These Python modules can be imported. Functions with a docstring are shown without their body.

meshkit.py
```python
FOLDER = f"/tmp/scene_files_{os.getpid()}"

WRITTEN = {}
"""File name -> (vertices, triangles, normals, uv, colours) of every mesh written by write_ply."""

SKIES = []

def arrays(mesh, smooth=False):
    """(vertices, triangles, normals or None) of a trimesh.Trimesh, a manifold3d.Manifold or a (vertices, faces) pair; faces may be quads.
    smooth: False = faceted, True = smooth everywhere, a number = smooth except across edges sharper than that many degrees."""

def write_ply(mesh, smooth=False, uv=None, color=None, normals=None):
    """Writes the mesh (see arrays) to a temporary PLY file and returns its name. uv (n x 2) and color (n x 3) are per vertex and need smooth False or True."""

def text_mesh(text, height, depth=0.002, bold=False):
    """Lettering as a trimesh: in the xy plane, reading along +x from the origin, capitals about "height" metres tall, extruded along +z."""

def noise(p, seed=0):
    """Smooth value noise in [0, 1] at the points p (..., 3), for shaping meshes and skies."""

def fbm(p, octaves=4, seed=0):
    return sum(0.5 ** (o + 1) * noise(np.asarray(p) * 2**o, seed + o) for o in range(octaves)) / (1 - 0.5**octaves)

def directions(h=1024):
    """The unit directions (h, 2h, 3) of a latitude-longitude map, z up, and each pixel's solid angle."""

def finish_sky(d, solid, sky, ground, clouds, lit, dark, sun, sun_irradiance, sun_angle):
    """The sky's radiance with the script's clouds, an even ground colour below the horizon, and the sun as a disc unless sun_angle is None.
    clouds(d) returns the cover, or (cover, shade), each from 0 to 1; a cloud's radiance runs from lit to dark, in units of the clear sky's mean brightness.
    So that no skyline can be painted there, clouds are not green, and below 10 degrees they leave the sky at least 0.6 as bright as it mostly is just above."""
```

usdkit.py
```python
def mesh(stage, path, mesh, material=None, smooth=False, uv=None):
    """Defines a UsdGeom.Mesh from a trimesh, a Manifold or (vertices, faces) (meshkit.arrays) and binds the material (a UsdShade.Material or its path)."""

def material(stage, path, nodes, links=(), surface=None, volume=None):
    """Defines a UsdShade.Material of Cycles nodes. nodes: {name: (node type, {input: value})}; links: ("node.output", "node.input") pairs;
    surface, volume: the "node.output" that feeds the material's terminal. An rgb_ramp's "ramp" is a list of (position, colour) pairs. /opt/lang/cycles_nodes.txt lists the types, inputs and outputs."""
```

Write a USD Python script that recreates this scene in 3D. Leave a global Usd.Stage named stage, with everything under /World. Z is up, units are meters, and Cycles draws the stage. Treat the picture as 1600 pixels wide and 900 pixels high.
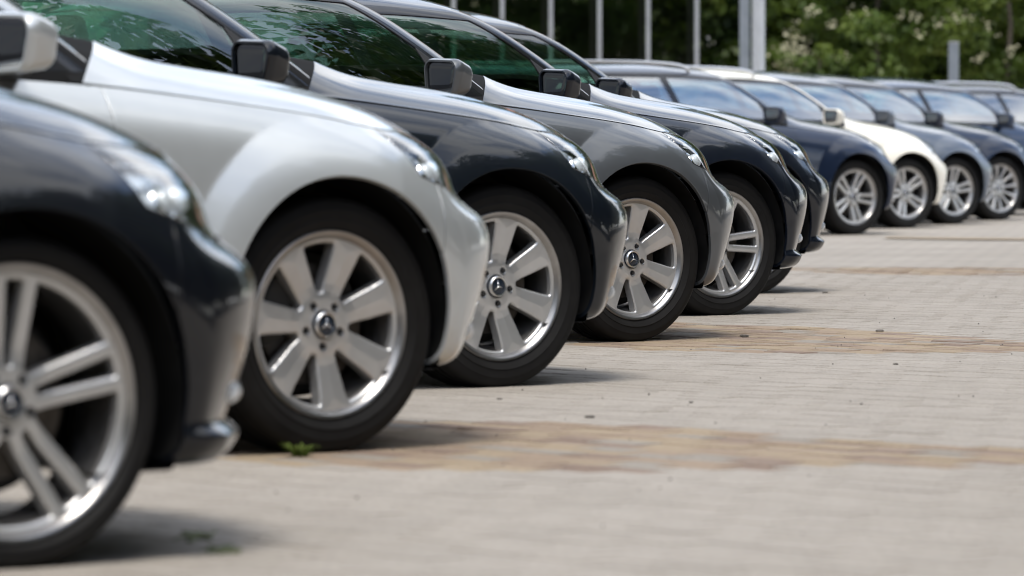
import math, random
import numpy as np, trimesh
from scipy.interpolate import BSpline
from shapely.geometry import Polygon, Point, LineString, box as sbox
from shapely import affinity
from shapely.ops import unary_union
import usdkit, meshkit
from pxr import Usd, UsdGeom, UsdLux, UsdShade, Gf, Sdf, Vt

stage = Usd.Stage.CreateInMemory()
UsdGeom.Xform.Define(stage, '/World')
UsdGeom.Scope.Define(stage, '/World/Looks')
rng = np.random.default_rng(7)
random.seed(7)

# ------------------------------------------------------------------ camera
CAM_H = 0.79
cam = UsdGeom.Camera.Define(stage, '/World/camera')
cam.CreateHorizontalApertureAttr(36.0)
cam.CreateVerticalApertureAttr(20.25)
cam.CreateFocalLengthAttr(180.0)
cam.CreateFStopAttr(5.4)
cam.CreateFocusDistanceAttr(20.5)
cam.CreateClippingRangeAttr((0.1, 5000.0))
cam.CreateExposureAttr(0.95)
cam.AddTranslateOp().Set((0, 0, CAM_H))
cam.AddRotateXOp().Set(90.0 - 1.668)

# ------------------------------------------------------------------ sky and sun
SUN_DIR = np.array([-0.04, -0.36, 0.93]); SUN_DIR /= np.linalg.norm(SUN_DIR)
sun_el = math.asin(SUN_DIR[2]); sun_rot = math.atan2(SUN_DIR[0], SUN_DIR[1])
sky_m = usdkit.material(stage, '/World/Looks/sky_look', {
    'sky': ('sky_texture', {'sky_type': 'single_scattering', 'sun_disc': False, 'sun_elevation': sun_el, 'sun_rotation': sun_rot, 'altitude': 100.0}),
    'tc': ('texture_coordinate', {}),
    'map': ('mapping', {'scale': (1.0, 1.0, 2.6), 'location': (3.1, 1.7, 0.4)}),
    'n': ('noise_texture', {'scale': 1.9, 'detail': 7.0, 'roughness': 0.58, 'distortion': 0.3}),
    'r': ('rgb_ramp', {'ramp': [(0.0, (0, 0, 0)), (0.41, (0.0, 0.0, 0.0)), (0.62, (1, 1, 1)), (1.0, (1, 1, 1))]}),
    'mx': ('mix_color', {'b': (7.2, 7.35, 7.6), 'use_clamp': False}),
    'bg': ('background_shader', {'strength': 0.135})},
    [('tc.generated', 'map.vector'), ('map.vector', 'n.vector'), ('n.fac', 'r.fac'), ('r.color', 'mx.fac'), ('sky.color', 'mx.a'), ('mx.result', 'bg.color')], surface='bg.background')
dome = UsdLux.DomeLight.Define(stage, '/World/sky')
dome.CreateIntensityAttr(1.0)
UsdShade.MaterialBindingAPI.Apply(dome.GetPrim()).Bind(sky_m)
dome.GetPrim().SetCustomDataByKey('kind', 'structure')
dome.GetPrim().SetCustomDataByKey('label', 'bright sky with thin white clouds over the car park')
sun = UsdLux.DistantLight.Define(stage, '/World/sun')
sun.CreateIntensityAttr(0.40); sun.CreateAngleAttr(18.0); sun.CreateColorAttr((1.0, 0.95, 0.87))
sun.GetPrim().CreateAttribute('inputs:normalize', Sdf.ValueTypeNames.Bool).Set(True)
_z = Gf.Vec3d(*SUN_DIR)
_m = Gf.Matrix4d(); _m.SetRotate(Gf.Rotation(Gf.Vec3d(0, 0, 1), _z)); sun.AddTransformOp().Set(_m)

# ------------------------------------------------------------------ materials
def mat(name, nodes, links, surface): return usdkit.material(stage, '/World/Looks/' + name, nodes, links, surface=surface)
def plain(name, color, rough=0.5, metal=0.0, coat=0.0, spec=0.5, **kw):
    return mat(name, {'p': ('principled_bsdf', {'base_color': color, 'roughness': rough, 'metallic': metal, 'coat_weight': coat, 'specular_ior_level': spec, **kw})}, [], 'p.BSDF')
def noisy(name, c1, c2, scale, rough=0.5, metal=0.0, bump=0.0, bscale=None, detail=4.0, coord='object', stretch=(1, 1, 1), spec=0.5):
    nodes = {'tc': ('texture_coordinate', {}), 'mp': ('mapping', {'scale': stretch}), 'n': ('noise_texture', {'scale': scale, 'detail': detail, 'roughness': 0.6}),
             'r': ('rgb_ramp', {'ramp': [(0.3, c1), (0.7, c2)]}),
             'p': ('principled_bsdf', {'roughness': rough, 'metallic': metal, 'specular_ior_level': spec})}
    links = [('tc.' + coord, 'mp.vector'), ('mp.vector', 'n.vector'), ('n.fac', 'r.fac'), ('r.color', 'p.base_color')]
    if bump:
        nodes['n2'] = ('noise_texture', {'scale': bscale or scale * 6, 'detail': 3.0})
        nodes['b'] = ('bump', {'strength': bump, 'distance': 0.004})
        links += [('mp.vector', 'n2.vector'), ('n2.fac', 'b.height'), ('b.normal', 'p.normal')]
    return mat(name, nodes, links, 'p.BSDF')
def paint(name, color, flake, metal, rough=0.32, spec=0.1):
    # metallic base under a clear coat, with very slight orange peel and dust
    return mat(name, {'tc': ('texture_coordinate', {}), 'n': ('noise_texture', {'scale': 5.0, 'detail': 5.0}),
        'r': ('rgb_ramp', {'ramp': [(0.35, tuple(color)), (0.75, tuple(flake))]}),
        'n2': ('noise_texture', {'scale': 35.0, 'detail': 1.0}), 'b': ('bump', {'strength': 0.03, 'distance': 0.002}),
        'lw': ('layer_weight', {'blend': 0.35}),
        'p': ('principled_bsdf', {'metallic': metal, 'roughness': rough, 'coat_weight': 1.0, 'coat_roughness': 0.02, 'coat_ior': 1.44, 'specular_ior_level': spec})},
        [('tc.object', 'n.vector'), ('tc.object', 'n2.vector'), ('n.fac', 'r.fac'), ('r.color', 'p.base_color'), ('n2.fac', 'b.height'), ('b.normal', 'p.coat_normal')], 'p.BSDF')
def pane(name, tint, f0, rough=0.0):
    return mat(name, {'lw': ('layer_weight', {'blend': 0.5}), 'pw': ('math', {'math_type': 'power', 'value2': 5.0}), 'ma': ('math', {'math_type': 'multiply_add', 'value2': 1 - f0, 'value3': f0}),
        't': ('transparent_bsdf', {'color': tint}), 'g': ('glossy_bsdf', {'color': (1, 1, 1), 'roughness': rough}), 'm': ('mix_closure', {})},
        [('lw.facing', 'pw.value1'), ('pw.value', 'ma.value1'), ('ma.value', 'm.fac'), ('t.BSDF', 'm.closure1'), ('g.BSDF', 'm.closure2')], 'm.closure')

M = {}
M['paint_navy'] = paint('paint_navy', (0.0035, 0.0042, 0.006), (0.005, 0.006, 0.008), 0.15)
M['paint_silver'] = paint('paint_silver', (0.53, 0.55, 0.548), (0.575, 0.595, 0.592), 0.62, 0.36)
M['paint_blue_black'] = paint('paint_blue_black', (0.0042, 0.0058, 0.0085), (0.006, 0.008, 0.011), 0.2)
M['paint_grey'] = paint('paint_grey', (0.098, 0.104, 0.110), (0.117, 0.124, 0.131), 0.6, 0.36)
M['paint_black_blue'] = paint('paint_black_blue', (0.005, 0.007, 0.0115), (0.007, 0.009, 0.015), 0.25)
M['paint_black'] = paint('paint_black', (0.004, 0.0055, 0.009), (0.006, 0.0075, 0.012), 0.2)
M['paint_royal'] = paint('paint_royal', (0.008, 0.014, 0.030), (0.011, 0.018, 0.038), 0.4)
M['paint_cream'] = paint('paint_cream', (0.78, 0.74, 0.64), (0.82, 0.78, 0.68), 0.0, 0.4)
M['paint_steel'] = paint('paint_steel', (0.10, 0.118, 0.145), (0.12, 0.14, 0.17), 0.6, 0.36)
M['paint_deep_blue'] = paint('paint_deep_blue', (0.008, 0.013, 0.027), (0.011, 0.017, 0.034), 0.4)
M['paint_mid_blue'] = paint('paint_mid_blue', (0.012, 0.026, 0.058), (0.016, 0.033, 0.07), 0.4)
M['window_glass'] = pane('window_glass', (0.52, 0.73, 0.63), 0.15)
M['sky_bright_glass'] = pane('sky_bright_glass', (0.55, 0.76, 0.76), 0.40)  # window glass copy for far cars, reflectance raised to put in sky brightness
M['lamp_glass'] = pane('lamp_glass', (0.95, 0.97, 0.97), 0.12)
M['screen_glass'] = pane('screen_glass', (0.47, 0.50, 0.42), 0.11, 0.05)
M['black_trim'] = plain('black_trim', (0.012, 0.012, 0.013), 0.35)
M['dark_plastic'] = noisy('dark_plastic', (0.018, 0.018, 0.019), (0.026, 0.026, 0.027), 30, 0.6)
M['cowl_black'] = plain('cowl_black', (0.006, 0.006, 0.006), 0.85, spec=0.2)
M['gloss_black'] = plain('gloss_black', (0.008, 0.008, 0.009), 0.12, spec=0.6)
M['well'] = noisy('wheel_well_felt', (0.008, 0.008, 0.008), (0.014, 0.013, 0.012), 20, 0.95)
M['rubber'] = noisy('tyre_rubber', (0.0055, 0.005, 0.0048), (0.010, 0.0095, 0.009), 9, 0.70, bump=0.15, bscale=60, spec=0.22)
M['alloy'] = noisy('alloy', (0.50, 0.495, 0.485), (0.56, 0.555, 0.545), 12, 0.34, metal=0.72)
M['barrel'] = noisy('wheel_barrel', (0.30, 0.29, 0.28), (0.38, 0.37, 0.36), 14, 0.3, metal=0.95)
M['chrome'] = plain('chrome', (0.83, 0.84, 0.86), 0.08, metal=1.0)
M['satin_chrome'] = plain('satin_chrome', (0.72, 0.72, 0.72), 0.25, metal=1.0)
M['brake_steel'] = noisy('brake_steel', (0.06, 0.052, 0.045), (0.11, 0.10, 0.09), 40, 0.5, metal=0.8)
M['caliper'] = noisy('caliper', (0.012, 0.012, 0.012), (0.025, 0.024, 0.023), 20, 0.7)
M['cap_blue'] = plain('cap_blue', (0.008, 0.014, 0.024), 0.25, coat=0.3)
M['mirror'] = plain('mirror_glass', (0.15, 0.155, 0.16), 0.02, metal=1.0)
M['seat'] = noisy('seat_fabric', (0.012, 0.012, 0.013), (0.022, 0.022, 0.023), 25, 0.85)
M['interior'] = noisy('interior_trim', (0.014, 0.014, 0.015), (0.024, 0.023, 0.023), 15, 0.8)
M['lining'] = noisy('roof_lining', (0.30, 0.30, 0.28), (0.36, 0.36, 0.34), 15, 0.9)
M['reflector'] = plain('lamp_reflector', (0.70, 0.71, 0.73), 0.22, metal=0.95)
M['lamp_black'] = plain('lamp_black', (0.02, 0.02, 0.022), 0.3)
M['bulb'] = plain('lamp_lens', (0.75, 0.78, 0.8), 0.05, spec=0.9, coat=1.0)
M['white_lens'] = plain('white_lens', (0.80, 0.80, 0.78), 0.12, coat=1.0)
M['red_lens'] = plain('red_lens', (0.35, 0.01, 0.01), 0.1, coat=1.0)
M['plate'] = plain('plate_white', (0.75, 0.75, 0.73), 0.4)
M['indicator'] = plain('indicator_orange', (0.75, 0.28, 0.03), 0.15, coat=1.0)

# ------------------------------------------------------------------ prim helpers
used = {}
def pathname(parent, name):
    k = (parent, name); n = used.get(k, 0); used[k] = n + 1
    return f'{parent}/{name}' + (f'_{n:03d}' if n else '')
def data(prim, **kw):
    for k, v in kw.items():
        if v: prim.SetCustomDataByKey(k, v)
class TM:
    """triangles with vertex normals and optional per-vertex attributes"""
    def __init__(s, v, f, n=None, a=None):
        s.v = np.asarray(v, float); s.f = np.asarray(f, int).reshape(-1, 3); s.n = n; s.a = a
def join(*ms):
    V, F, N, o = [], [], [], 0
    for m in ms:
        m = as_tm(m)
        V.append(m.v); F.append(m.f + o); N.append(m.n); o += len(m.v)
    return TM(np.vstack(V), np.vstack(F), np.vstack(N))
def as_tm(m, smooth=35):
    if isinstance(m, TM):
        if m.n is None:
            v, f, n = meshkit.arrays((m.v, m.f), True); return TM(v, f, n)
        return m
    v, f, n = meshkit.arrays(m, smooth)
    return TM(v, f, n)
def put(parent, name, m, material, label=None, **kw):
    m = as_tm(m); m.n = np.nan_to_num(m.n)
    p = pathname(parent, name)
    g = UsdGeom.Mesh.Define(stage, p)
    g.CreatePointsAttr(Vt.Vec3fArray.FromNumpy(m.v.astype(np.float32)))
    g.CreateFaceVertexCountsAttr(Vt.IntArray.FromNumpy(np.full(len(m.f), 3, np.int32)))
    g.CreateFaceVertexIndicesAttr(Vt.IntArray.FromNumpy(m.f.astype(np.int32).ravel()))
    g.CreateSubdivisionSchemeAttr('none')
    g.CreateNormalsAttr(Vt.Vec3fArray.FromNumpy(m.n.astype(np.float32))); g.SetNormalsInterpolation('vertex')
    UsdShade.MaterialBindingAPI.Apply(g.GetPrim()).Bind(M[material] if isinstance(material, str) else material)
    data(g.GetPrim(), label=label, **kw)
    return p
def xform(parent, name, loc=(0, 0, 0), rz=0.0, scale=None, **kw):
    p = pathname(parent, name)
    x = UsdGeom.Xform.Define(stage, p); x.AddTranslateOp().Set(tuple(map(float, loc)))
    if rz: x.AddRotateZOp().Set(float(rz))
    if scale: x.AddScaleOp().Set(tuple(map(float, scale)))
    data(x.GetPrim(), **kw)
    return p
def reference(path, src, inst=True):
    pr = stage.GetPrimAtPath(path); pr.GetReferences().AddInternalReference(src)
    if inst: pr.SetInstanceable(True)

# ------------------------------------------------------------------ surface tools
def clip(m, field):
    """keep field > 0; attributes, normals interpolated along the cut"""
    f = np.where(np.abs(field) < 1e-7, 1e-7, field)
    ins = f > 0; c = ins[m.f].sum(1)
    V, N, A = list(m.v), list(m.n), list(m.a)
    out = [m.f[c == 3]]; new, cache = [], {}
    def cut(i, j):
        k = (i, j) if i < j else (j, i)
        if k not in cache:
            a, b = k; t = f[a] / (f[a] - f[b])
            V.append(m.v[a] + t * (m.v[b] - m.v[a])); nn = m.n[a] + t * (m.n[b] - m.n[a]); N.append(nn / (np.linalg.norm(nn) + 1e-12)); A.append(m.a[a] + t * (m.a[b] - m.a[a]))
            cache[k] = len(V) - 1
        return cache[k]
    for tri in m.f[(c == 1) | (c == 2)]:
        w = ins[tri]
        if w.sum() == 1:
            k = int(np.argmax(w)); a, b, d = tri[k], tri[(k + 1) % 3], tri[(k + 2) % 3]
            new.append((a, cut(a, b), cut(a, d)))
        else:
            k = int(np.argmin(w)); a, b, d = tri[k], tri[(k + 1) % 3], tri[(k + 2) % 3]
            p, q = cut(a, b), cut(a, d)
            new.append((p, b, d)); new.append((p, d, q))
    F = np.vstack(out + ([np.array(new, int)] if new else []))
    u, inv = np.unique(F, return_inverse=True)
    return TM(np.array(V)[u], inv.reshape(-1, 3), np.array(N)[u], np.array(A)[u])
def clips(m, *fields):
    for fn in fields: m = clip(m, fn(m))
    return m
def skirt(m, depth=0.014, seam_y=True):
    """gives an open panel rolled edges turned inwards"""
    e = np.sort(np.vstack([m.f[:, [0, 1]], m.f[:, [1, 2]], m.f[:, [2, 0]]]), 1)
    d = np.vstack([m.f[:, [0, 1]], m.f[:, [1, 2]], m.f[:, [2, 0]]])
    _, idx, cnt = np.unique(e, axis=0, return_index=True, return_counts=True)
    b = d[idx[cnt == 1]]
    if seam_y: b = b[~((np.abs(m.v[b[:, 0], 1]) < 1e-4) & (np.abs(m.v[b[:, 1], 1]) < 1e-4))]
    if not len(b): return m
    en = np.zeros_like(m.v)
    for i, j in b:
        t = m.v[j] - m.v[i]; o = np.cross(t, m.n[i] + m.n[j]); en[i] += o; en[j] += o
    L = np.linalg.norm(en, axis=1, keepdims=True); en = np.where(L > 0, en / np.maximum(L, 1e-12), 0)
    ids = np.unique(b); pos = {k: q for q, k in enumerate(ids)}
    r = 0.0014
    base = m.v[ids]; nn = m.n[ids]; eo = en[ids]
    r1 = base + eo * r * 0.8 - nn * r * 0.6; n1 = nn + eo; n1 /= np.linalg.norm(n1, axis=1, keepdims=True)
    r2 = base + eo * r - nn * r * 2; r3 = base + eo * r - nn * depth
    n0 = len(m.v); k = len(ids)
    F = []
    for i, j in b:
        a, c = pos[i], pos[j]
        rows = [(i, j), (n0 + a, n0 + c), (n0 + k + a, n0 + k + c), (n0 + 2 * k + a, n0 + 2 * k + c)]
        for (p, q), (s_, t_) in zip(rows, rows[1:]): F += [(q, p, s_), (q, s_, t_)]
    return TM(np.vstack([m.v, r1, r2, r3]), np.vstack([m.f, np.array(F)]), np.vstack([m.n, n1, eo, eo]))
def mirror(m):
    return TM(m.v * [1, -1, 1], m.f[:, ::-1], m.n * [1, -1, 1], m.a)
def moved(m, n_off): return TM(m.v + m.n * n_off, m.f, m.n, m.a)

def clamped(n, k=3): return np.concatenate([np.zeros(k), np.linspace(0, 1, n - k + 1), np.ones(k)])
def greville(n, k=3):
    t = clamped(n, k); return np.array([t[i + 1:i + k + 1].mean() for i in range(n)])
def surface(net, us, vs):
    """clamped bicubic B-spline; us, vs are given in control-point index units. Attributes: (u index, v index)"""
    net = np.asarray(net, float); nu, nv = net.shape[:2]
    U = np.interp(us, np.arange(nu), greville(nu)); Vv = np.interp(vs, np.arange(nv), greville(nv))
    su = BSpline(clamped(nu), net, 3)
    P = su(U); Pu = su.derivative()(U)
    sv = BSpline(clamped(nv), np.swapaxes(P, 0, 1), 3); S = np.swapaxes(sv(Vv), 0, 1); Sv = np.swapaxes(sv.derivative()(Vv), 0, 1)
    Su = np.swapaxes(BSpline(clamped(nv), np.swapaxes(Pu, 0, 1), 3)(Vv), 0, 1)
    return S, Su, Sv
def grid_faces(a, b):
    i, j = np.meshgrid(np.arange(a - 1), np.arange(b - 1), indexing='ij'); q = (i * b + j).ravel()
    return np.vstack([np.stack([q, q + b, q + b + 1], 1), np.stack([q, q + b + 1, q + 1], 1)])
def grid_normals(S):
    du = np.gradient(S, axis=0); dv = np.gradient(S, axis=1)
    n = np.cross(du, dv); return n / (np.linalg.norm(n, axis=2, keepdims=True) + 1e-12)
def face_out(m, centre):
    if ((m.v - centre) * m.n).sum() < 0: m.n = -m.n
    fn = np.cross(m.v[m.f[:, 1]] - m.v[m.f[:, 0]], m.v[m.f[:, 2]] - m.v[m.f[:, 0]])
    if (fn * m.n[m.f[:, 0]]).sum() < 0: m.f = m.f[:, ::-1]
    return m

# ------------------------------------------------------------------ car body (origin: ground under the middle of the front axle, +x forward, +y left)
WB, R_ARCH, Z_ARCH = 2.874, 0.362, 0.337
def st(xs, ys, zs): return [(x, y, z) for x, y, z in zip(xs, ys, zs)]
def lv9(xs, ys, zs):
    """side stations: eight given levels spread to the nine of the nose"""
    y = (ys[0], ys[1], ys[2], (ys[2] + ys[3]) / 2 + .004, ys[3], ys[4], ys[5], ys[6], ys[7])
    z = (zs[0], zs[1], zs[2], zs[3] - .09, zs[3] + .02, zs[4], zs[5], zs[6], zs[7])
    x = (xs[0], xs[1], xs[2], xs[3], xs[3], xs[4], xs[5], xs[6], xs[7])
    return st(x, y, z)
BODY = [
 st((.52, .70, .77, .835, .848, .835, .80, .765, .73), (0,) * 9, (.20, .185, .26, .39, .52, .605, .645, .715, .785)),
 st((.51, .69, .76, .827, .840, .827, .79, .757, .725), (.30,) * 9, (.20, .185, .26, .40, .52, .60, .645, .717, .79)),
 st((.42, .585, .645, .69, .722, .708, .612, .618, .495), (.54, .57, .585, .60, .605, .60, .58, .575, .55), (.20, .185, .26, .39, .515, .60, .636, .752, .806)),
 st((.38, .49, .520, .555, .588, .575, .470, .475, .36), (.70, .765, .785, .805, .812, .802, .758, .752, .70), (.20, .19, .27, .39, .51, .59, .630, .752, .806)),
 st((.34, .40, .42, .44, .448, .435, .375, .34, .245), (.78, .875, .895, .905, .908, .902, .872, .852, .765), (.21, .19, .28, .40, .51, .585, .645, .755, .815)),
 st((.325, .375, .385, .392, .396, .388, .35, .305, .21), (.785, .886, .905, .916, .919, .913, .884, .860, .772), (.21, .195, .283, .403, .512, .59, .655, .762, .819)),
 st((.20, .215, .22, .225, .225, .22, .20, .17, .13), (.80, .893, .912, .922, .925, .920, .905, .872, .79), (.21, .20, .29, .41, .52, .61, .69, .775, .832)),
 lv9((.0,) * 8, (.80, .895, .918, .925, .920, .902, .862, .795), (.21, .205, .30, .50, .62, .72, .805, .855)),
 lv9((-.25,) * 8, (.80, .89, .916, .925, .918, .902, .868, .80), (.21, .20, .30, .50, .63, .735, .828, .882)),
 lv9((-.5,) * 8, (.80, .885, .912, .924, .917, .902, .872, .80), (.20, .19, .30, .50, .635, .748, .850, .910)),
 lv9((-.75,) * 8, (.80, .88, .910, .924, .918, .905, .875, .805), (.20, .19, .30, .50, .64, .76, .868, .932)),
 lv9((-1.1,) * 8, (.80, .88, .910, .924, .919, .908, .88, .812), (.20, .19, .30, .50, .645, .77, .885, .948)),
 lv9((-1.5,) * 8, (.80, .88, .910, .924, .920, .910, .885, .818), (.20, .19, .30, .50, .65, .78, .90, .962)),
 lv9((-1.9,) * 8, (.80, .88, .910, .925, .921, .912, .888, .82), (.20, .19, .30, .50, .655, .79, .912, .976)),
 lv9((-2.3,) * 8, (.80, .88, .912, .926, .924, .915, .89, .815), (.20, .20, .30, .50, .66, .80, .925, .988)),
 lv9((-2.65,) * 8, (.80, .885, .915, .928, .927, .918, .89, .80), (.21, .21, .30, .50, .665, .81, .935, .998)),
 lv9((-2.95,) * 8, (.79, .885, .913, .926, .924, .912, .875, .775), (.22, .21, .31, .51, .67, .82, .942, 1.005)),
 lv9((-3.25,) * 8, (.77, .875, .905, .917, .912, .895, .85, .745), (.23, .22, .31, .52, .675, .825, .945, 1.008)),
 lv9((-3.55, -3.57, -3.58, -3.58, -3.57, -3.56, -3.55, -3.54), (.70, .82, .86, .88, .872, .85, .80, .68), (.24, .23, .32, .53, .68, .83, .947, 1.01)),
 lv9((-3.72, -3.85, -3.93, -3.96, -3.94, -3.90, -3.84, -3.75), (.55, .70, .73, .74, .73, .71, .67, .58), (.25, .24, .34, .54, .685, .83, .95, 1.012)),
 lv9((-3.8, -3.93, -4.01, -4.05, -4.03, -3.99, -3.93, -3.84), (.28,) * 8, (.25, .24, .34, .54, .685, .83, .955, 1.02)),
 lv9((-3.8, -3.94, -4.02, -4.06, -4.04, -4.0, -3.94, -3.85), (0,) * 8, (.25, .24, .34, .54, .685, .83, .955, 1.022)),
]
def flare(P):
    """raised wheel-arch rims, as outward displacement in y"""
    P = P.copy()
    for xh, amp in ((0.0, 0.058), (-WB, 0.048)):
        dx, dz = P[..., 0] - xh, P[..., 2] - Z_ARCH
        r = np.hypot(dx, dz); ang = np.arctan2(dx, dz)          # 0 = straight up, + = forwards
        w = 0.150 - 0.070 * np.clip((ang - 0.35) / 0.9, 0, 1) - 0.03 * np.clip((-ang - 0.9) / 0.7, 0, 1)
        t = np.clip((R_ARCH + w - r) / w, 0, 1.3)
        g = np.where(t < 0.06, t * t / 0.12, t - 0.03) * np.clip(1.2 - t * 0.42, 0, 1)
        fade = np.clip((P[..., 1] - 0.72) / 0.12, 0, 1)
        low = np.clip((P[..., 2] - 0.15) / 0.15, 0, 1)
        P[..., 1] += amp * (1 - .92 * np.clip((ang - .5) / .85, 0, 1)) * g * fade * low * (np.abs(P[..., 1]) > 0.3)
    return P
def build_shell(net, us, vs, post=None):
    S, _, _ = surface(net, us, vs)
    if post is not None: S = post(S)
    n = grid_normals(S)
    A = np.stack(np.meshgrid(us, vs, indexing='ij'), -1)
    return face_out(TM(S.reshape(-1, 3), grid_faces(len(us), len(vs)), n.reshape(-1, 3), A.reshape(-1, 2)), np.array([-1.5, 0, .55]))
u_body = np.concatenate([np.linspace(0, 2.6, 40, endpoint=False), np.linspace(2.6, 10.4, 235, endpoint=False), np.linspace(10.4, 14, 60, endpoint=False), np.linspace(14, 18, 100, endpoint=False), np.linspace(18, 21, 46)])
v_body = np.linspace(0, 8, 110)
shell = build_shell(BODY, u_body, v_body, flare)
shell = clip(shell, 7.93 - shell.a[:, 1])
X = lambda m: m.v[:, 0]
Y = lambda m: m.v[:, 1]
Z = lambda m: m.v[:, 2]
arch_f = lambda m: np.hypot(X(m), Z(m) - Z_ARCH) - R_ARCH
arch_r = lambda m: np.hypot(X(m) + WB, Z(m) - Z_ARCH) - (R_ARCH - .004)
bodycut = clips(shell, arch_f, arch_r)
GAP = 0.0024
# headlamp outline seen from the side / front
def lamp_low(m): return Z(m) - (0.632 + 0.30 * np.clip(0.50 - X(m), 0, 1))           # lower edge rises rearwards
def lamp_rear(m): return X(m) - (0.232 + 0.50 * (0.80 - Z(m)))
def lamp_in(m): return Y(m) - 0.37
def lamp(m, o=0.0): return np.minimum.reduce([lamp_low(m), lamp_rear(m), lamp_in(m)]) - o
def seam_bumper(m): return X(m) - (0.335 + 0.12 * (Z(m) - 0.60))
SILL = lambda m: Z(m) - 0.275
DOOR_F = lambda m: X(m) + 0.655 - 0.05 * (Z(m) - .6)            # front shut line
DOOR_M = lambda m: X(m) + 1.80 - 0.04 * (Z(m) - .6)
DOOR_R = lambda m: np.where(Z(m) > .70, X(m) + 2.70 + 0.25 * (Z(m) - .70), X(m) + 2.70 - 0.55 * (.70 - Z(m)))
neg = lambda fn, g=0.0: (lambda m: -fn(m) - g)
pos = lambda fn, g=0.0: (lambda m: fn(m) - g)
not_lamp = lambda m: -lamp(m, -.0055)
REAR_B = lambda m: -(X(m) + 3.30)
panels = {}
panels['front_bumper'] = clips(bodycut, pos(seam_bumper, GAP), not_lamp, lambda m: 0.745 - Z(m) + 0.4 * np.clip(m.v[:, 1] - .36, 0, 1))
panels['grille_surround'] = None
fend = clips(bodycut, neg(seam_bumper, GAP), not_lamp, pos(DOOR_F, GAP))
panels['fender'] = fend
panels['front_door'] = clips(bodycut, neg(DOOR_F, GAP), pos(DOOR_M, GAP), pos(SILL, GAP))
panels['rear_door'] = clips(bodycut, neg(DOOR_M, GAP), pos(DOOR_R, GAP), pos(SILL, GAP))
panels['sill'] = clips(bodycut, neg(DOOR_F, GAP), lambda m: X(m) + 2.62, neg(SILL, GAP))
panels['rear_quarter'] = clips(bodycut, neg(DOOR_R, GAP), lambda m: np.where(Z(m) < .275, -(X(m) + 2.62), 1.0), lambda m: 1 - 2.0 * ((REAR_B(m) > 0) & (Z(m) < .70)) if False else np.where(Z(m) > .70, 1.0, -REAR_B(m) - GAP))
panels['rear_bumper'] = clips(bodycut, pos(REAR_B, GAP), lambda m: 0.70 - GAP - Z(m))
lens = clips(bodycut, lambda m: lamp(m, GAP))
def lip(P):
    P = flare(P); n = grid_normals(P); c = P - np.array([-1.5, 0, .5]); n = np.where((n * c).sum(-1, keepdims=True) < 0, -n, n)
    h = n * [1, 1, 0]; h /= np.linalg.norm(h, axis=-1, keepdims=True) + 1e-9
    t = np.clip((.290 - P[..., 2]) / .032, 0, 1); w = t * t * (3 - 2 * t) * np.clip((P[..., 0] - .33) / .10, 0, 1)
    return P + h * (.040 * w)[..., None]
sport = build_shell(BODY, u_body[:290], np.linspace(0, 8, 150), lip)
sport = clip(sport, 7.93 - sport.a[:, 1])
panels['sport_bumper'] = clips(sport, lambda m: X(m) - .05, arch_f, pos(seam_bumper, GAP), not_lamp, lambda m: 0.745 - Z(m) + 0.4 * np.clip(m.v[:, 1] - .36, 0, 1))
# a rear lamp let into the quarter panel
tail = lambda m: np.minimum.reduce([-(X(m) + 3.62), Z(m) - .74, .93 - Z(m), Y(m) - .42])
panels['tail_lamp'] = clips(panels['rear_quarter'], lambda m: tail(m) - GAP)
panels['rear_quarter'] = clip(panels['rear_quarter'], -tail(panels['rear_quarter']) - GAP)

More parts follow.
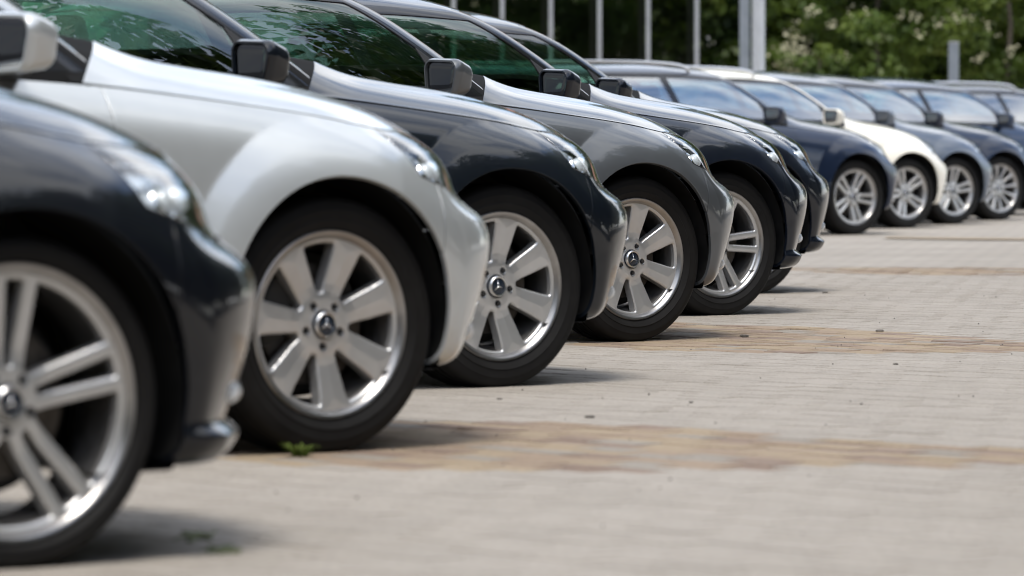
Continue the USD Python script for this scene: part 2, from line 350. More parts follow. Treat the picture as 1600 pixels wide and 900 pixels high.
# bonnet: a crowned sheet inside the upper edge of the shell
top = surface(BODY, np.linspace(0, 21, 900), np.array([8.0]))[0][:, 0, :]
def along(x, col):
    o = np.argsort(top[:, 0]); return np.interp(x, top[o, 0], top[o, col])
zc_pts = np.array([(-1.2, 1.10), (-.62, 1.032), (-.45, 1.005), (-.2, .967), (.05, .935), (.3, .893), (.5, .848), (.62, .817), (.70, .793), (.735, .783)])
from scipy.interpolate import PchipInterpolator
zc = PchipInterpolator(zc_pts[:, 0], zc_pts[:, 1])
cowl_x = lambda y: -0.34 - 0.30 * (np.abs(y) / 0.75) ** 2.2
def bonnet_h(x, y):
    ye = np.maximum(along(x, 1), 1e-3); ze = along(x, 2)
    t = np.clip(np.abs(y) / ye, 0, 1.0); c = zc(x)
    h = c + .012 - (c + .012 - ze) * t ** 4.5
    # two long power creases
    h += 0.010 * np.exp(-((np.abs(y) - (0.50 - .10 * np.clip(x, -.5, .7))) / 0.055) ** 2) * np.clip((0.62 - x) / .5, 0, 1)
    f = np.clip((cowl_x(y) + .20 - x) / .20, 0, 1.0)
    h += .026 * f * f * (1 - t ** 8)
    return h
bx = np.linspace(-.72, .74, 120); by = np.linspace(-.82, .82, 131)
BX, BY = np.meshgrid(bx, by, indexing='ij')
H = bonnet_h(BX, BY); hs = np.stack([BX, BY, H], -1)
bon = face_out(TM(hs.reshape(-1, 3), grid_faces(120, 131), grid_normals(hs).reshape(-1, 3), np.zeros((120 * 131, 2))), np.array([0, 0, -5.]))
poly_r = top[(top[:, 0] > -.9)]
bpoly = Polygon(np.vstack([poly_r[:, :2], (poly_r[::-1, :2] * [1, -1])])).buffer(0)
def poly_field(m, poly):
    c = np.array(poly.exterior.coords); a, b = c[:-1], c[1:]
    p = m.v[:, None, :2]; ab = b - a; t = np.clip(((p - a) * ab).sum(2) / np.maximum((ab ** 2).sum(1), 1e-12), 0, 1)
    d = np.sqrt((((a + t[..., None] * ab) - p) ** 2).sum(2).min(1))
    from shapely import contains_xy
    return np.where(contains_xy(poly, m.v[:, 0], m.v[:, 1]), d, -d)
bpoly_s = Polygon(np.array(bpoly.exterior.coords)[::3])
bon_all = clip(bon, poly_field(bon, bpoly_s) - 0.0035)
bonnet = clips(bon_all, lambda m: X(m) - cowl_x(Y(m)) - GAP)
cowl = clips(bon_all, lambda m: cowl_x(Y(m)) - X(m) - GAP)

# boot / rear deck
tail_i = np.where((top[:, 0] < -2.75) & (top[:, 1] > .03))[0]
dk = []
for i in tail_i:
    x, y, z = top[i]; ys = np.linspace(-y, y, 41)
    dk.append(np.stack([np.full(41, x) , ys, z + 0.03 * (1 - (ys / max(y, 1e-3)) ** 2)], 1))
dk = np.array(dk)
deck = face_out(TM(dk.reshape(-1, 3), grid_faces(*dk.shape[:2]), grid_normals(dk).reshape(-1, 3), np.zeros((dk.shape[0] * 41, 2))), np.array([-3., 0, -5]))

# greenhouse
def house_net(estate):
    N = [
     st((-.33, -.48, -.71, -.92, -1.12, -1.36, -1.55), (0,) * 7, (1.00, 1.085, 1.225, 1.335, 1.41, 1.455, 1.466)),
     st((-.35, -.50, -.725, -.935, -1.135, -1.37, -1.55), (.36, .35, .34, .32, .29, .18, 0), (.992, 1.078, 1.218, 1.328, 1.404, 1.453, 1.466)),
     st((-.52, -.65, -.86, -1.04, -1.23, -1.46, -1.60), (.68, .65, .595, .55, .495, .26, 0), (.955, 1.055, 1.200, 1.305, 1.382, 1.447, 1.468)),
     st((-.60, -.73, -.93, -1.10, -1.29, -1.51, -1.63), (.765, .722, .66, .612, .555, .29, 0), (.935, 1.040, 1.187, 1.292, 1.370, 1.446, 1.470)),
     st((-.66, -.79, -.99, -1.16, -1.36, -1.56, -1.67), (.785, .74, .678, .625, .57, .30, 0), (.930, 1.035, 1.182, 1.290, 1.372, 1.448, 1.471)),
     st((-.90, -1.01, -1.18, -1.34, -1.52, -1.68, -1.75), (.80, .755, .692, .635, .578, .31, 0), (.928, 1.035, 1.185, 1.300, 1.386, 1.452, 1.472)),
     st((-1.25, -1.33, -1.45, -1.56, -1.70, -1.81, -1.87), (.808, .765, .702, .645, .585, .31, 0), (.94, 1.045, 1.193, 1.310, 1.396, 1.458, 1.474)),
     st((-1.8, -1.83, -1.88, -1.93, -1.98, -2.0, -2.0), (.812, .77, .708, .65, .587, .31, 0), (.96, 1.06, 1.200, 1.316, 1.402, 1.460, 1.474)),
    ]
    if not estate:
        N += [
         st((-2.3, -2.3, -2.28, -2.27, -2.26, -2.25, -2.2), (.808, .765, .703, .643, .58, .31, 0), (.98, 1.07, 1.205, 1.316, 1.396, 1.452, 1.466)),
         st((-2.82, -2.78, -2.70, -2.62, -2.54, -2.45, -2.36), (.79, .745, .685, .625, .562, .30, 0), (1.0, 1.08, 1.205, 1.308, 1.380, 1.432, 1.450)),
         st((-3.22, -3.10, -2.93, -2.79, -2.66, -2.55, -2.46), (.705, .665, .61, .555, .50, .27, 0), (1.02, 1.10, 1.205, 1.295, 1.362, 1.42, 1.440)),
         st((-3.36, -3.22, -3.03, -2.88, -2.73, -2.60, -2.5), (.38, .36, .33, .31, .28, .17, 0), (1.045, 1.12, 1.220, 1.305, 1.376, 1.42, 1.436)),
         st((-3.38, -3.24, -3.05, -2.89, -2.74, -2.61, -2.5), (0,) * 7, (1.055, 1.127, 1.225, 1.31, 1.380, 1.42, 1.436))]
    else:
        N += [
         st((-2.5, -2.5, -2.5, -2.5, -2.5, -2.5, -2.5), (.81, .767, .705, .645, .583, .31, 0), (.98, 1.07, 1.205, 1.318, 1.402, 1.456, 1.470)),
         st((-3.2, -3.2, -3.2, -3.2, -3.2, -3.2, -3.1), (.79, .75, .69, .635, .575, .31, 0), (1.0, 1.08, 1.205, 1.314, 1.392, 1.440, 1.452)),
         st((-3.72, -3.69, -3.63, -3.57, -3.52, -3.45, -3.3), (.68, .66, .62, .575, .53, .29, 0), (1.0, 1.09, 1.205, 1.305, 1.376, 1.425, 1.44)),
         st((-3.86, -3.83, -3.75, -3.67, -3.60, -3.52, -3.4), (.38, .37, .36, .34, .31, .19, 0), (1.0, 1.10, 1.21, 1.308, 1.376, 1.42, 1.433)),
         st((-3.88, -3.85, -3.77, -3.69, -3.62, -3.54, -3.4), (0,) * 7, (1.0, 1.10, 1.21, 1.31, 1.378, 1.42, 1.433))]
    return N
u_h = np.concatenate([np.linspace(0, 2.4, 40, endpoint=False), np.linspace(2.4, 5, 70, endpoint=False), np.linspace(5, 12, 110)])
v_h = np.concatenate([np.linspace(0, 4.4, 78, endpoint=False), np.linspace(4.4, 6, 22)])
U = lambda m: m.a[:, 0]
W = lambda m: m.a[:, 1]
def house_parts(estate):
    hsurf = build_shell(house_net(estate), u_h, v_h)
    rear_u = 9.55 if not estate else 9.9
    belt = lambda m: Z(m) - (0.955 + 0.022 * np.clip(-X(m) - .7, 0, 3))
    v_top = lambda m: 3.62 - W(m)
    front = lambda m: (U(m) - 3.42) * 0.10
    xr = -2.86 if not estate else -3.45
    rear = lambda m: X(m) - (xr - 0.45 * (1.15 - Z(m)) * (0 if estate else -1))
    dlo = lambda m: np.minimum.reduce([belt(m), v_top(m) * .08, front(m), rear(m), Y(m) - .3])
    P = {}
    tr = 0.030
    side = clips(hsurf, lambda m: dlo(m))
    glassy = clips(hsurf, lambda m: dlo(m) - tr)
    P['window_trim'] = clips(side, lambda m: tr - dlo(m))
    sail = lambda m: X(m) + 0.865 + 0.42 * (Z(m) - 1.0)
    P['mirror_sail'] = clips(glassy, lambda m: sail(m))
    bp = lambda m: X(m) + 1.80 + 0.28 * (Z(m) - .97)
    P['front_window'] = clips(glassy, lambda m: -sail(m), lambda m: bp(m) - .035)
    P['pillar_trim'] = clips(glassy, lambda m: .035 - np.abs(bp(m)))
    cp = lambda m: X(m) + 2.62 + (.25 if estate else .18) * (Z(m) - .97)
    P['rear_window'] = clips(glassy, lambda m: -bp(m) - .035, lambda m: cp(m) - .018)
    P['pillar_trim_2'] = clips(glassy, lambda m: .018 - np.abs(cp(m)))
    P['quarter_window'] = clips(glassy, lambda m: -cp(m) - .018)
    screen = lambda m: np.minimum.reduce([(2.75 - U(m)) * .08, (3.75 - W(m)) * .1, (W(m) - .1) * .1])
    rs = 10.45 if not estate else 10.3
    rscreen = lambda m: np.minimum.reduce([(U(m) - rs) * .1, (3.6 - W(m)) * .1, (W(m) - .3) * .1])
    P['windscreen'] = clips(hsurf, lambda m: screen(m) - .012)
    P['rear_screen'] = clips(hsurf, lambda m: rscreen(m) - .012)
    seal = clips(hsurf, lambda m: screen(m), lambda m: .012 - screen(m))
    P['screen_seal'] = seal
    P['rear_seal'] = clips(hsurf, lambda m: rscreen(m), lambda m: .012 - rscreen(m))
    P['roof'] = clips(hsurf, lambda m: -dlo(m) - .001, lambda m: -screen(m) - .001, lambda m: -rscreen(m) - .001)
    foot = lambda m: np.minimum(1.035 - Z(m), X(m) + 1.0)
    P['pillar_foot'] = clips(P['roof'], lambda m: foot(m) - .001)
    P['roof'] = clips(P['roof'], lambda m: -foot(m) - .001)
    return P
def both(m, sk=0.014):
    r = skirt(m, sk) if sk else m
    return join(r, mirror(r))
HOUSE = {}
for e in (False, True):
    P = house_parts(e); Q = {}
    Q['roof'] = both(P['roof'], .012)
    Q['lining'] = None
    Q['windscreen'] = both(moved(P['windscreen'], -.003), 0); Q['rear_screen'] = both(moved(P['rear_screen'], -.003), 0)
    Q['screen_seal'] = both(moved(P['screen_seal'], .0005), .008); Q['rear_seal'] = both(moved(P['rear_seal'], .0005), .008)
    for k in ('window_trim', 'pillar_foot', 'mirror_sail', 'front_window', 'rear_window', 'quarter_window'):
        m = P[k]; m = moved(m, -.004 if 'window' in k and k != 'window_trim' else .0)
        if len(m.f) == 0: Q[k] = None; continue
        Q[k] = skirt(m, .010) if k in ('window_trim', 'pillar_foot', 'mirror_sail') else m
    Q['pillar_trim'] = skirt(moved(P['pillar_trim'], -.001), .01); Q['pillar_trim_2'] = skirt(moved(P['pillar_trim_2'], -.001), .01)
    HOUSE[e] = Q
PAN = {k: skirt(v) for k, v in panels.items() if v is not None}
LENS = skirt(lens, .006)
def lamp_inner(m, off):
    return moved(m, -off)
LAMP_BED = lamp_inner(lens, .045)
BONNET = skirt(bonnet, .016, False); COWL = skirt(moved(cowl, -.003), .02, False); DECK = skirt(deck, .016, False)
# grille opening, lower intake (front centre)
grille_reg = clips(shell, lambda m: Z(m) - .50, lambda m: .775 - Z(m), lambda m: .352 - Y(m), lambda m: X(m) - .5)
intake = clips(shell, lambda m: Z(m) - .235, lambda m: .395 - Z(m), lambda m: .56 - Y(m), lambda m: X(m) - .5)
GRILLE = both(moved(grille_reg, .006), .03); INTAKE = both(moved(intake, .004), .03)

# ------------------------------------------------------------------ small solids
def lathe(profile, sections=72, axis='y', closed=False):
    """profile: (radius, offset along axis)"""
    pr = np.asarray(profile, float); n = len(pr); a = np.linspace(0, 2 * np.pi, sections + 1)
    Rr, T = pr[:, 0][:, None], pr[:, 1][:, None]
    S = np.stack([Rr * np.cos(a), np.broadcast_to(T, (n, sections + 1)), Rr * np.sin(a)], -1)
    v = S[:, :-1].reshape(-1, 3); f = []
    i, j = np.meshgrid(np.arange(n - 1), np.arange(sections), indexing='ij'); q = i * sections + j; qn = i * sections + (j + 1) % sections
    f = np.vstack([np.stack([q, qn, qn + sections], -1).reshape(-1, 3), np.stack([q, qn + sections, q + sections], -1).reshape(-1, 3)])
    return trimesh.Trimesh(v, f, process=False)
def solid_lathe(profile, sections=72):
    m = lathe(profile, sections)
    fn = m.face_normals; c = m.triangles_center
    return m
def rbox(size, r=.02, loc=(0, 0, 0), rot=None, sub=2):
    import manifold3d as mf
    sx, sy, sz = [s / 2 - r for s in size]
    sp = mf.Manifold.sphere(r, 12)
    hull = mf.Manifold.batch_hull([sp.translate((x * sx, y * sy, z * sz)) for x in (-1, 1) for y in (-1, 1) for z in (-1, 1)])
    if rot: hull = hull.rotate(rot)
    m = hull.translate(loc).to_mesh(); return trimesh.Trimesh(np.array(m.vert_properties[:, :3]), np.array(m.tri_verts), process=False)
def hull_spheres(pts):
    import manifold3d as mf
    h = mf.Manifold.batch_hull([mf.Manifold.sphere(r, 20).translate((x, y, z)) for x, y, z, r in pts])
    m = h.to_mesh(); return trimesh.Trimesh(np.array(m.vert_properties[:, :3]), np.array(m.tri_verts), process=False)
def tube(points, r, sides=10):
    v, f = _tube(points, r, sides); return trimesh.Trimesh(v, f, process=False)
def _tube(points, radii, sides):
    p = np.asarray(points, float); t = np.gradient(p, axis=0); t /= np.linalg.norm(t, axis=1, keepdims=True) + 1e-12
    a = np.cross(t, np.where(np.abs(t[:, 2:]) < .9, [0, 0, 1.], [1., 0, 0])); a /= np.linalg.norm(a, axis=1, keepdims=True) + 1e-12
    b = np.cross(t, a); ang = np.arange(sides) * 2 * np.pi / sides; radii = np.broadcast_to(radii, (len(p),))
    v = (p[:, None] + radii[:, None, None] * (np.cos(ang)[None, :, None] * a[:, None] + np.sin(ang)[None, :, None] * b[:, None])).reshape(-1, 3)
    i, j = np.meshgrid(np.arange(len(p) - 1), np.arange(sides), indexing='ij'); q = i * sides + j; qn = i * sides + (j + 1) % sides
    f = np.vstack([np.stack([q, qn, qn + sides], -1).reshape(-1, 3), np.stack([q, qn + sides, q + sides], -1).reshape(-1, 3)])
    e = (len(p) - 1) * sides; caps = [(0, k + 1, k) for k in range(1, sides - 1)] + [(e, e + k, e + k + 1) for k in range(1, sides - 1)]
    return v, np.vstack([f, caps])

# ------------------------------------------------------------------ wheels (axle along y, outer face towards -y, origin at the hub; y = 0 is the outer face of the tyre)
R_T = 0.327
def make_tyre(rim_r, width=.235):
    h = R_T - rim_r
    pr = [(rim_r - .012, .030), (rim_r + .002, .016), (rim_r + .010, .010), (rim_r + .3 * h, .001), (rim_r + .33 * h, -.001), (rim_r + .36 * h, .001), (rim_r + .62 * h, .000), (rim_r + .66 * h, .003), (rim_r + .80 * h, .006), (rim_r + .90 * h, .014), (rim_r + .96 * h, .024),
          (R_T - .003, .034), (R_T, .046)]
    # tread with four circumferential grooves
    y = .046
    for g in (.070, .105, .130, .165):
        pr += [(R_T, g - .004), (R_T - .008, g - .003), (R_T - .008, g + .003), (R_T, g + .004)]
    pr += [(R_T, width - .046), (R_T - .003, width - .034), (rim_r + .9 * h, width - .014), (rim_r + .5 * h, width), (rim_r, width - .02), (rim_r - .01, width - .04)]
    m = lathe(pr, 120)
    m.invert()
    # flatten the contact patch slightly
    v = m.vertices.copy(); low = v[:, 2] < -9
    m = trimesh.Trimesh(v, m.faces, process=False)
    return m
def seg_field(px, py, shape):
    from shapely import contains_xy
    d = np.full(len(px), 9.0)
    geoms = getattr(shape, 'geoms', [shape])
    for g in geoms:
        for ring in [g.exterior, *g.interiors]:
            c = np.array(ring.coords); a, b = c[:-1], c[1:]
            for s in range(0, len(px), 4000):
                p = np.stack([px[s:s + 4000], py[s:s + 4000]], 1)[:, None, :]; ab = b - a
                t = np.clip(((p - a) * ab).sum(2) / np.maximum((ab ** 2).sum(1), 1e-14), 0, 1)
                d[s:s + 4000] = np.minimum(d[s:s + 4000], np.sqrt((((a + t[..., None] * ab) - p) ** 2).sum(2).min(1)))
    return np.where(contains_xy(shape, px, py), d, -d)
def rim_face(kind, rim_r):
    """2-D shape of the wheel's face: rim ring, spokes, hub"""
    ro = rim_r - .006
    ring = Point(0, 0).buffer(ro, 96).difference(Point(0, 0).buffer(ro - (.020 if kind != 'multi' else .014), 96))
    hub = Point(0, 0).buffer(.082 if kind == 'seven' else .070, 48)
    sp = []
    if kind == 'seven':
        for k in range(7):
            w0, w1 = .024, .047
            s = Polygon([(.03, -w0), (ro * .75, -w1 * .84), (ro - .005, -w1), (ro - .005, w1), (ro * .75, w1 * .84), (.03, w0)])
            sp.append(affinity.rotate(s, 360 / 7 * k + 19.5, origin=(0, 0)))
    elif kind == 'twin':
        for k in range(5):
            for sgn in (-1, 1):
                s = Polygon([(.03, sgn * .004), (.03, sgn * .034), (ro - .005, sgn * .052), (ro - .005, sgn * .022), (.10, sgn * .009)])
                sp.append(affinity.rotate(s, 72 * k + 16, origin=(0, 0)))
    else:
        for k in range(12):
            s = Polygon([(.03, -.012), (ro * .6, -.011), (ro - .004, -.016), (ro - .004, .016), (ro * .6, .011), (.03, .012)])
            sp.append(affinity.rotate(s, 30 * k + 8, origin=(0, 0)))
    sh = unary_union([ring, hub] + sp)
    sh = sh.buffer(.006, 8).buffer(-.006, 8) if kind != 'twin' else sh.buffer(.004, 8).buffer(-.004, 8)
    sh = sh.buffer(-.004, 8).buffer(.004, 8)
    holes = unary_union([Point(.056 * math.cos(a), .056 * math.sin(a)).buffer(.0085, 16) for a in (np.arange(5) * 2 * np.pi / 5 + .9)] + [Point(0, 0).buffer(.0335, 40)])
    return sh.difference(holes)
def wheel_meshes(kind, rim_r):
    shape = rim_face(kind, rim_r)
    nr, na = 74, 420
    rr = np.linspace(.020, rim_r - .002, nr); aa = np.linspace(0, 2 * np.pi, na + 1)
    Rr, Aa = np.meshgrid(rr, aa, indexing='ij'); px, pz = (Rr * np.cos(Aa)).ravel(), (Rr * np.sin(Aa)).ravel()
    d = seg_field(px, pz, shape)
    # offset along +y (inwards): the face is dished towards the hub, spokes are crowned, edges rounded
    rn = Rr.ravel() / rim_r
    dish = .022 + .020 * np.clip((1 - rn) / .55, 0, 1) ** 1.3 if kind == 'seven' else .018 + .026 * np.clip((1 - rn) / .6, 0, 1) ** 1.2
    edge = np.clip(d, 0, .007) / .007
    rnd = .006 * (1 - np.sqrt(np.clip(1 - (1 - edge) ** 2, 0, 1)))
    crown = -.10 * np.clip(d, 0, .04) if kind != 'multi' else -.2 * np.clip(d, 0, .03)
    hubflat = np.clip((.085 - Rr.ravel()) / .02, 0, 1)
    off = dish + rnd + crown * (1 - hubflat) - .004 * hubflat
    v = np.stack([px, off, pz], 1)
    S = v.reshape(nr, na + 1, 3); n = grid_normals(S).reshape(-1, 3)
    m = TM(v, grid_faces(nr, na + 1), n, np.stack([d, rn], 1))
    m = face_out(m, np.array([0, 5., 0]))
    m = clip(m, d)
    # weld the seam at angle 0
    t = trimesh.Trimesh(m.v, m.f, vertex_normals=m.n, process=False)
    face = skirt_dir(m, (0, 1, 0), .034)
    out = {'spokes': face}
    lip = [(rim_r - .030, .060), (rim_r - .022, .030), (rim_r - .014, .020), (rim_r - .008, .012), (rim_r - .003, .008), (rim_r + .003, .007), (rim_r + .006, .010), (rim_r + .006, .020), (rim_r - .004, .03)]
    L = lathe(lip, 96)
    bar = lathe([(rim_r - .020, .030), (rim_r - .030, .07), (rim_r - .045, .11), (rim_r - .030, .17), (rim_r - .015, .21), (rim_r, .215)], 96)
    out['rim'] = join(orient(L, (0, 5, 0), True), orient(bar, (0, 0, 0), False, inward=True))
    out['tyre'] = make_tyre(rim_r)
    br = lathe([(.02, .075), (.09, .075), (.094, .090), (.150, .092), (.153, .094), (.153, .112), (.150, .114), (.03, .114)], 64)
    out['brake_disc'] = orient(br, (0, .1, 0), True)
    ar = np.linspace(-.5, .5, 9) + 2.9
    cal = [(np.cos(a) * r, y, np.sin(a) * r, .012) for a in ar for r in (.115, .165) for y in (.080, .128)]
    out['brake_caliper'] = hull_spheres(cal)
    shield = lathe([(.02, .135), (.17, .135), (.185, .145), (.19, .20)], 48); out['backing_plate'] = orient(shield, (0, 1, 0), True)
    out['bolts'] = [trimesh.creation.cylinder(.0066, .018, sections=6, transform=trimesh.transformations.translation_matrix((.056 * math.cos(a), .042, .056 * math.sin(a))) @ trimesh.transformations.rotation_matrix(np.pi / 2, (1, 0, 0))) for a in (np.arange(5) * 2 * np.pi / 5 + .9)]
    hb = .030
    out['hub_cap'] = orient(lathe([(.0005, hb - .003), (.020, hb - .002), (.027, hb), (.0275, hb - .003), (.0325, hb - .002), (.0335, hb + .004), (.0335, hb + .02)], 48), (0, 1, 0), True)
    out['cap_ring'] = orient(lathe([(.0262, hb - .002), (.0268, hb - .005), (.030, hb - .006), (.0332, hb - .003), (.0335, hb + .004)], 48), (0, 1, 0), True)
    star = []
    for k in range(3):
        a = np.pi / 2 + k * 2 * np.pi / 3
        tip = np.array([math.cos(a), math.sin(a)]) * .025
        l, r_ = np.array([math.cos(a + 1.047), math.sin(a + 1.047)]) * .0045, np.array([math.cos(a - 1.047), math.sin(a - 1.047)]) * .0045
        P_ = [(0, hb - .0085, 0), (tip[0], hb - .004, tip[1]), (l[0], hb - .004, l[1]), (r_[0], hb - .004, r_[1])]
        star.append(trimesh.Trimesh(P_, [(0, 1, 2), (0, 3, 1), (1, 3, 2), (0, 2, 3)], process=False))
    out['emblem'] = trimesh.util.concatenate(star)
    return out
def orient(m, centre, outward=True, inward=False):
    """face a lathed sheet consistently: away from a point, or towards the axis"""
    t = as_tm(m, 40); c = t.v - np.asarray(centre, float)
    if inward: c = -(t.v * [1, 0, 1])
    if (c * t.n).sum() < 0: t = TM(t.v, t.f[:, ::-1], -t.n)
    return t
def skirt_dir(m, direction, depth):
    e = np.sort(np.vstack([m.f[:, [0, 1]], m.f[:, [1, 2]], m.f[:, [2, 0]]]), 1); d = np.vstack([m.f[:, [0, 1]], m.f[:, [1, 2]], m.f[:, [2, 0]]])
    _, idx, cnt = np.unique(e, axis=0, return_index=True, return_counts=True); b = d[idx[cnt == 1]]
    w = ~((np.abs(m.v[b[:, 0], 2]) < 1e-6) & (np.abs(m.v[b[:, 1], 2]) < 1e-6) & (m.v[b[:, 0], 0] > 0)); b = b[w]
    D = np.asarray(direction, float); V, N, F = [m.v], [m.n], [m.f]; o = len(m.v)
    ids = np.unique(b); posn = {k: q for q, k in enumerate(ids)}; en = np.zeros((len(ids), 3))
    for i, j in b:
        c = np.cross(m.v[j] - m.v[i], -D); en[posn[i]] += c; en[posn[j]] += c
    en /= np.linalg.norm(en, axis=1, keepdims=True) + 1e-12
    k = len(ids); V += [m.v[ids], m.v[ids] + D * depth]; N += [en, en]
    q = np.array([(o + posn[j], o + posn[i], o + k + posn[i]) for i, j in b] + [(o + posn[j], o + k + posn[i], o + k + posn[j]) for i, j in b])
    return TM(np.vstack(V), np.vstack(F + [q]), np.vstack(N))
WHEELS = {'seven': wheel_meshes('seven', .2335), 'twin': wheel_meshes('twin', .2365), 'multi': wheel_meshes('multi', .240), 'twin_large': wheel_meshes('twin', .266)}
first_wheel = {}
def add_wheel(car, kind, x, side, spin, drop=0.0):
    """side -1 = right (outer face towards -y)"""
    y = side * .898
    p = pathname(car, 'wheel')
    w = UsdGeom.Xform.Define(stage, p); k = .95 if kind == 'twin_large' else 1.0
    w.AddTranslateOp().Set((x, y, (R_T - .006) * k + drop))
    if side > 0: w.AddRotateZOp().Set(180.0)
    if spin: w.AddRotateYOp().Set(float(spin))
    if k != 1: w.AddScaleOp().Set((k, k, k))
    if kind in first_wheel:
        reference(p, first_wheel[kind], inst=True); return
    first_wheel[kind] = p
    wm = WHEELS[kind]
    put(p, 'tyre', wm['tyre'], 'rubber'); put(p, 'spokes', wm['spokes'], 'alloy'); put(p, 'rim', wm['rim'], 'barrel')
    put(p, 'brake_disc', wm['brake_disc'], 'brake_steel'); put(p, 'brake_caliper', wm['brake_caliper'], 'caliper'); put(p, 'backing_plate', wm['backing_plate'], 'caliper')
    for b in wm['bolts']: put(p, 'bolt', b, 'caliper')
    put(p, 'hub_cap', wm['hub_cap'], 'cap_blue'); put(p, 'cap_ring', wm['cap_ring'], 'satin_chrome'); put(p, 'emblem', as_tm(wm['emblem'], False), 'chrome')

# ------------------------------------------------------------------ further car parts
def well(xh):
    a = np.linspace(-.35 * np.pi, 1.35 * np.pi, 60); S = []
    for y in (.885, .86, .70, .56):
        r = R_ARCH + (.004 if y > .87 else .022)
        S.append(np.stack([xh + r * np.cos(a), np.full(60, y), np.maximum(Z_ARCH + r * np.sin(a), .20)], 1))
    S.append(np.stack([xh + .05 * np.cos(a), np.full(60, .55), Z_ARCH + .05 * np.sin(a)], 1))
    S = np.array(S); m = as_tm((S.reshape(-1, 3), grid_faces(5, 60)), 50)
    return m
WELL_F, WELL_R = well(0.0), well(-WB)
UNDER = join(*[as_tm(trimesh.creation.box((b[1] - b[0], b[3] - b[2], b[5] - b[4]), transform=trimesh.transformations.translation_matrix(((b[0] + b[1]) / 2, (b[2] + b[3]) / 2, (b[4] + b[5]) / 2)))) for b in
    ((-2.48, -.395, -.80, .80, .19, .30), (-.395, .395, -.54, .54, .195, .30), (-3.27, -2.48, -.54, .54, .195, .32), (.395, .50, -.62, .62, .21, .30), (-3.75, -3.27, -.70, .70, .24, .34))])
# black sheet just under the skin paints the shade in panel gaps; bulkheads behind
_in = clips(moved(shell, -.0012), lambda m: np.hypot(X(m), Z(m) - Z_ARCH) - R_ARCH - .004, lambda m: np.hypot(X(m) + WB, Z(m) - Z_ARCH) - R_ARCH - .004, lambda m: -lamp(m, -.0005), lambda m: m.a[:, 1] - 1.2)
GAP_SHADE = join(_in, mirror(_in), moved(bon_all, -.0022))
CORE = join(*[as_tm(rbox(s, .04, l)) for s, l in (((.78, 1.04, .42), (.02, 0, .52)), ((.05, 1.60, .40), (-.62, 0, .62)))])
def seat(x, y):
    b = trimesh.util.concatenate([hull_spheres([(x + .22, y + s * .2, .50, .06) for s in (-1, 1)] + [(x - .22, y + s * .2, .44, .07) for s in (-1, 1)]),
        hull_spheres([(x - .22, y + s * .19, .50, .07) for s in (-1, 1)] + [(x - .36, y + s * .19, .85, .055) for s in (-1, 1)] + [(x - .42, y + s * .12, 1.05, .045) for s in (-1, 1)]),
        hull_spheres([(x - .44, y + s * .09, 1.13, .045) for s in (-1, 1)] + [(x - .455, y + s * .085, 1.23, .04) for s in (-1, 1)])])
    return b
SEATS = [seat(-1.38, -.37), seat(-1.38, .37)]
REAR_BENCH = trimesh.util.concatenate([hull_spheres([(-2.05, s * .60, .50, .07) for s in (-1, 1)] + [(-2.5, s * .60, .46, .07) for s in (-1, 1)]), hull_spheres([(-2.5, s * .58, .5, .07) for s in (-1, 1)] + [(-2.74, s * .55, 1.0, .05) for s in (-1, 1)])] +
    [hull_spheres([(-2.76, y + s * .09, 1.05, .04) for s in (-1, 1)] + [(-2.78, y + s * .08, 1.15, .035) for s in (-1, 1)]) for y in (-.38, .38)])
DASH = hull_spheres([(-.58, s * .66, .93, .045) for s in (-1, 1)] + [(-.88, s * .68, .90, .05) for s in (-1, 1)] + [(-.80, s * .68, .62, .05) for s in (-1, 1)] + [(-.6, s * .66, .6, .04) for s in (-1, 1)])
WHEEL_ST = trimesh.creation.torus(.185, .015, 40, 10)
_T = trimesh.transformations
WHEEL_ST.apply_transform(_T.translation_matrix((-1.02, .37, .86)) @ _T.rotation_matrix(math.radians(-65), (0, 1, 0)))
WHEEL_ST = trimesh.util.concatenate([WHEEL_ST, hull_spheres([(-1.02, .37, .86, .05), (-.9, .37, .82, .035)]), hull_spheres([(-1.02, .20, .865, .014), (-1.02, .54, .865, .014)])])
FLOOR = trimesh.creation.box((2.2, 1.56, .06), transform=_T.translation_matrix((-1.65, 0, .34)))
TRIMS = [trimesh.creation.box((2.1, .04, .52), transform=_T.translation_matrix((-1.72, s * .79, .66))) for s in (-1, 1)]
LINING = {}
for e in (False, True):
    m = HOUSE[e]['roof']
    sel = build_shell(house_net(e), u_h[::3], v_h[::3]); sel = clips(sel, lambda q: W(q) - 4.15, lambda q: Z(q) - 1.2)
    sel = moved(sel, -.022); LINING[e] = join(sel, mirror(sel))
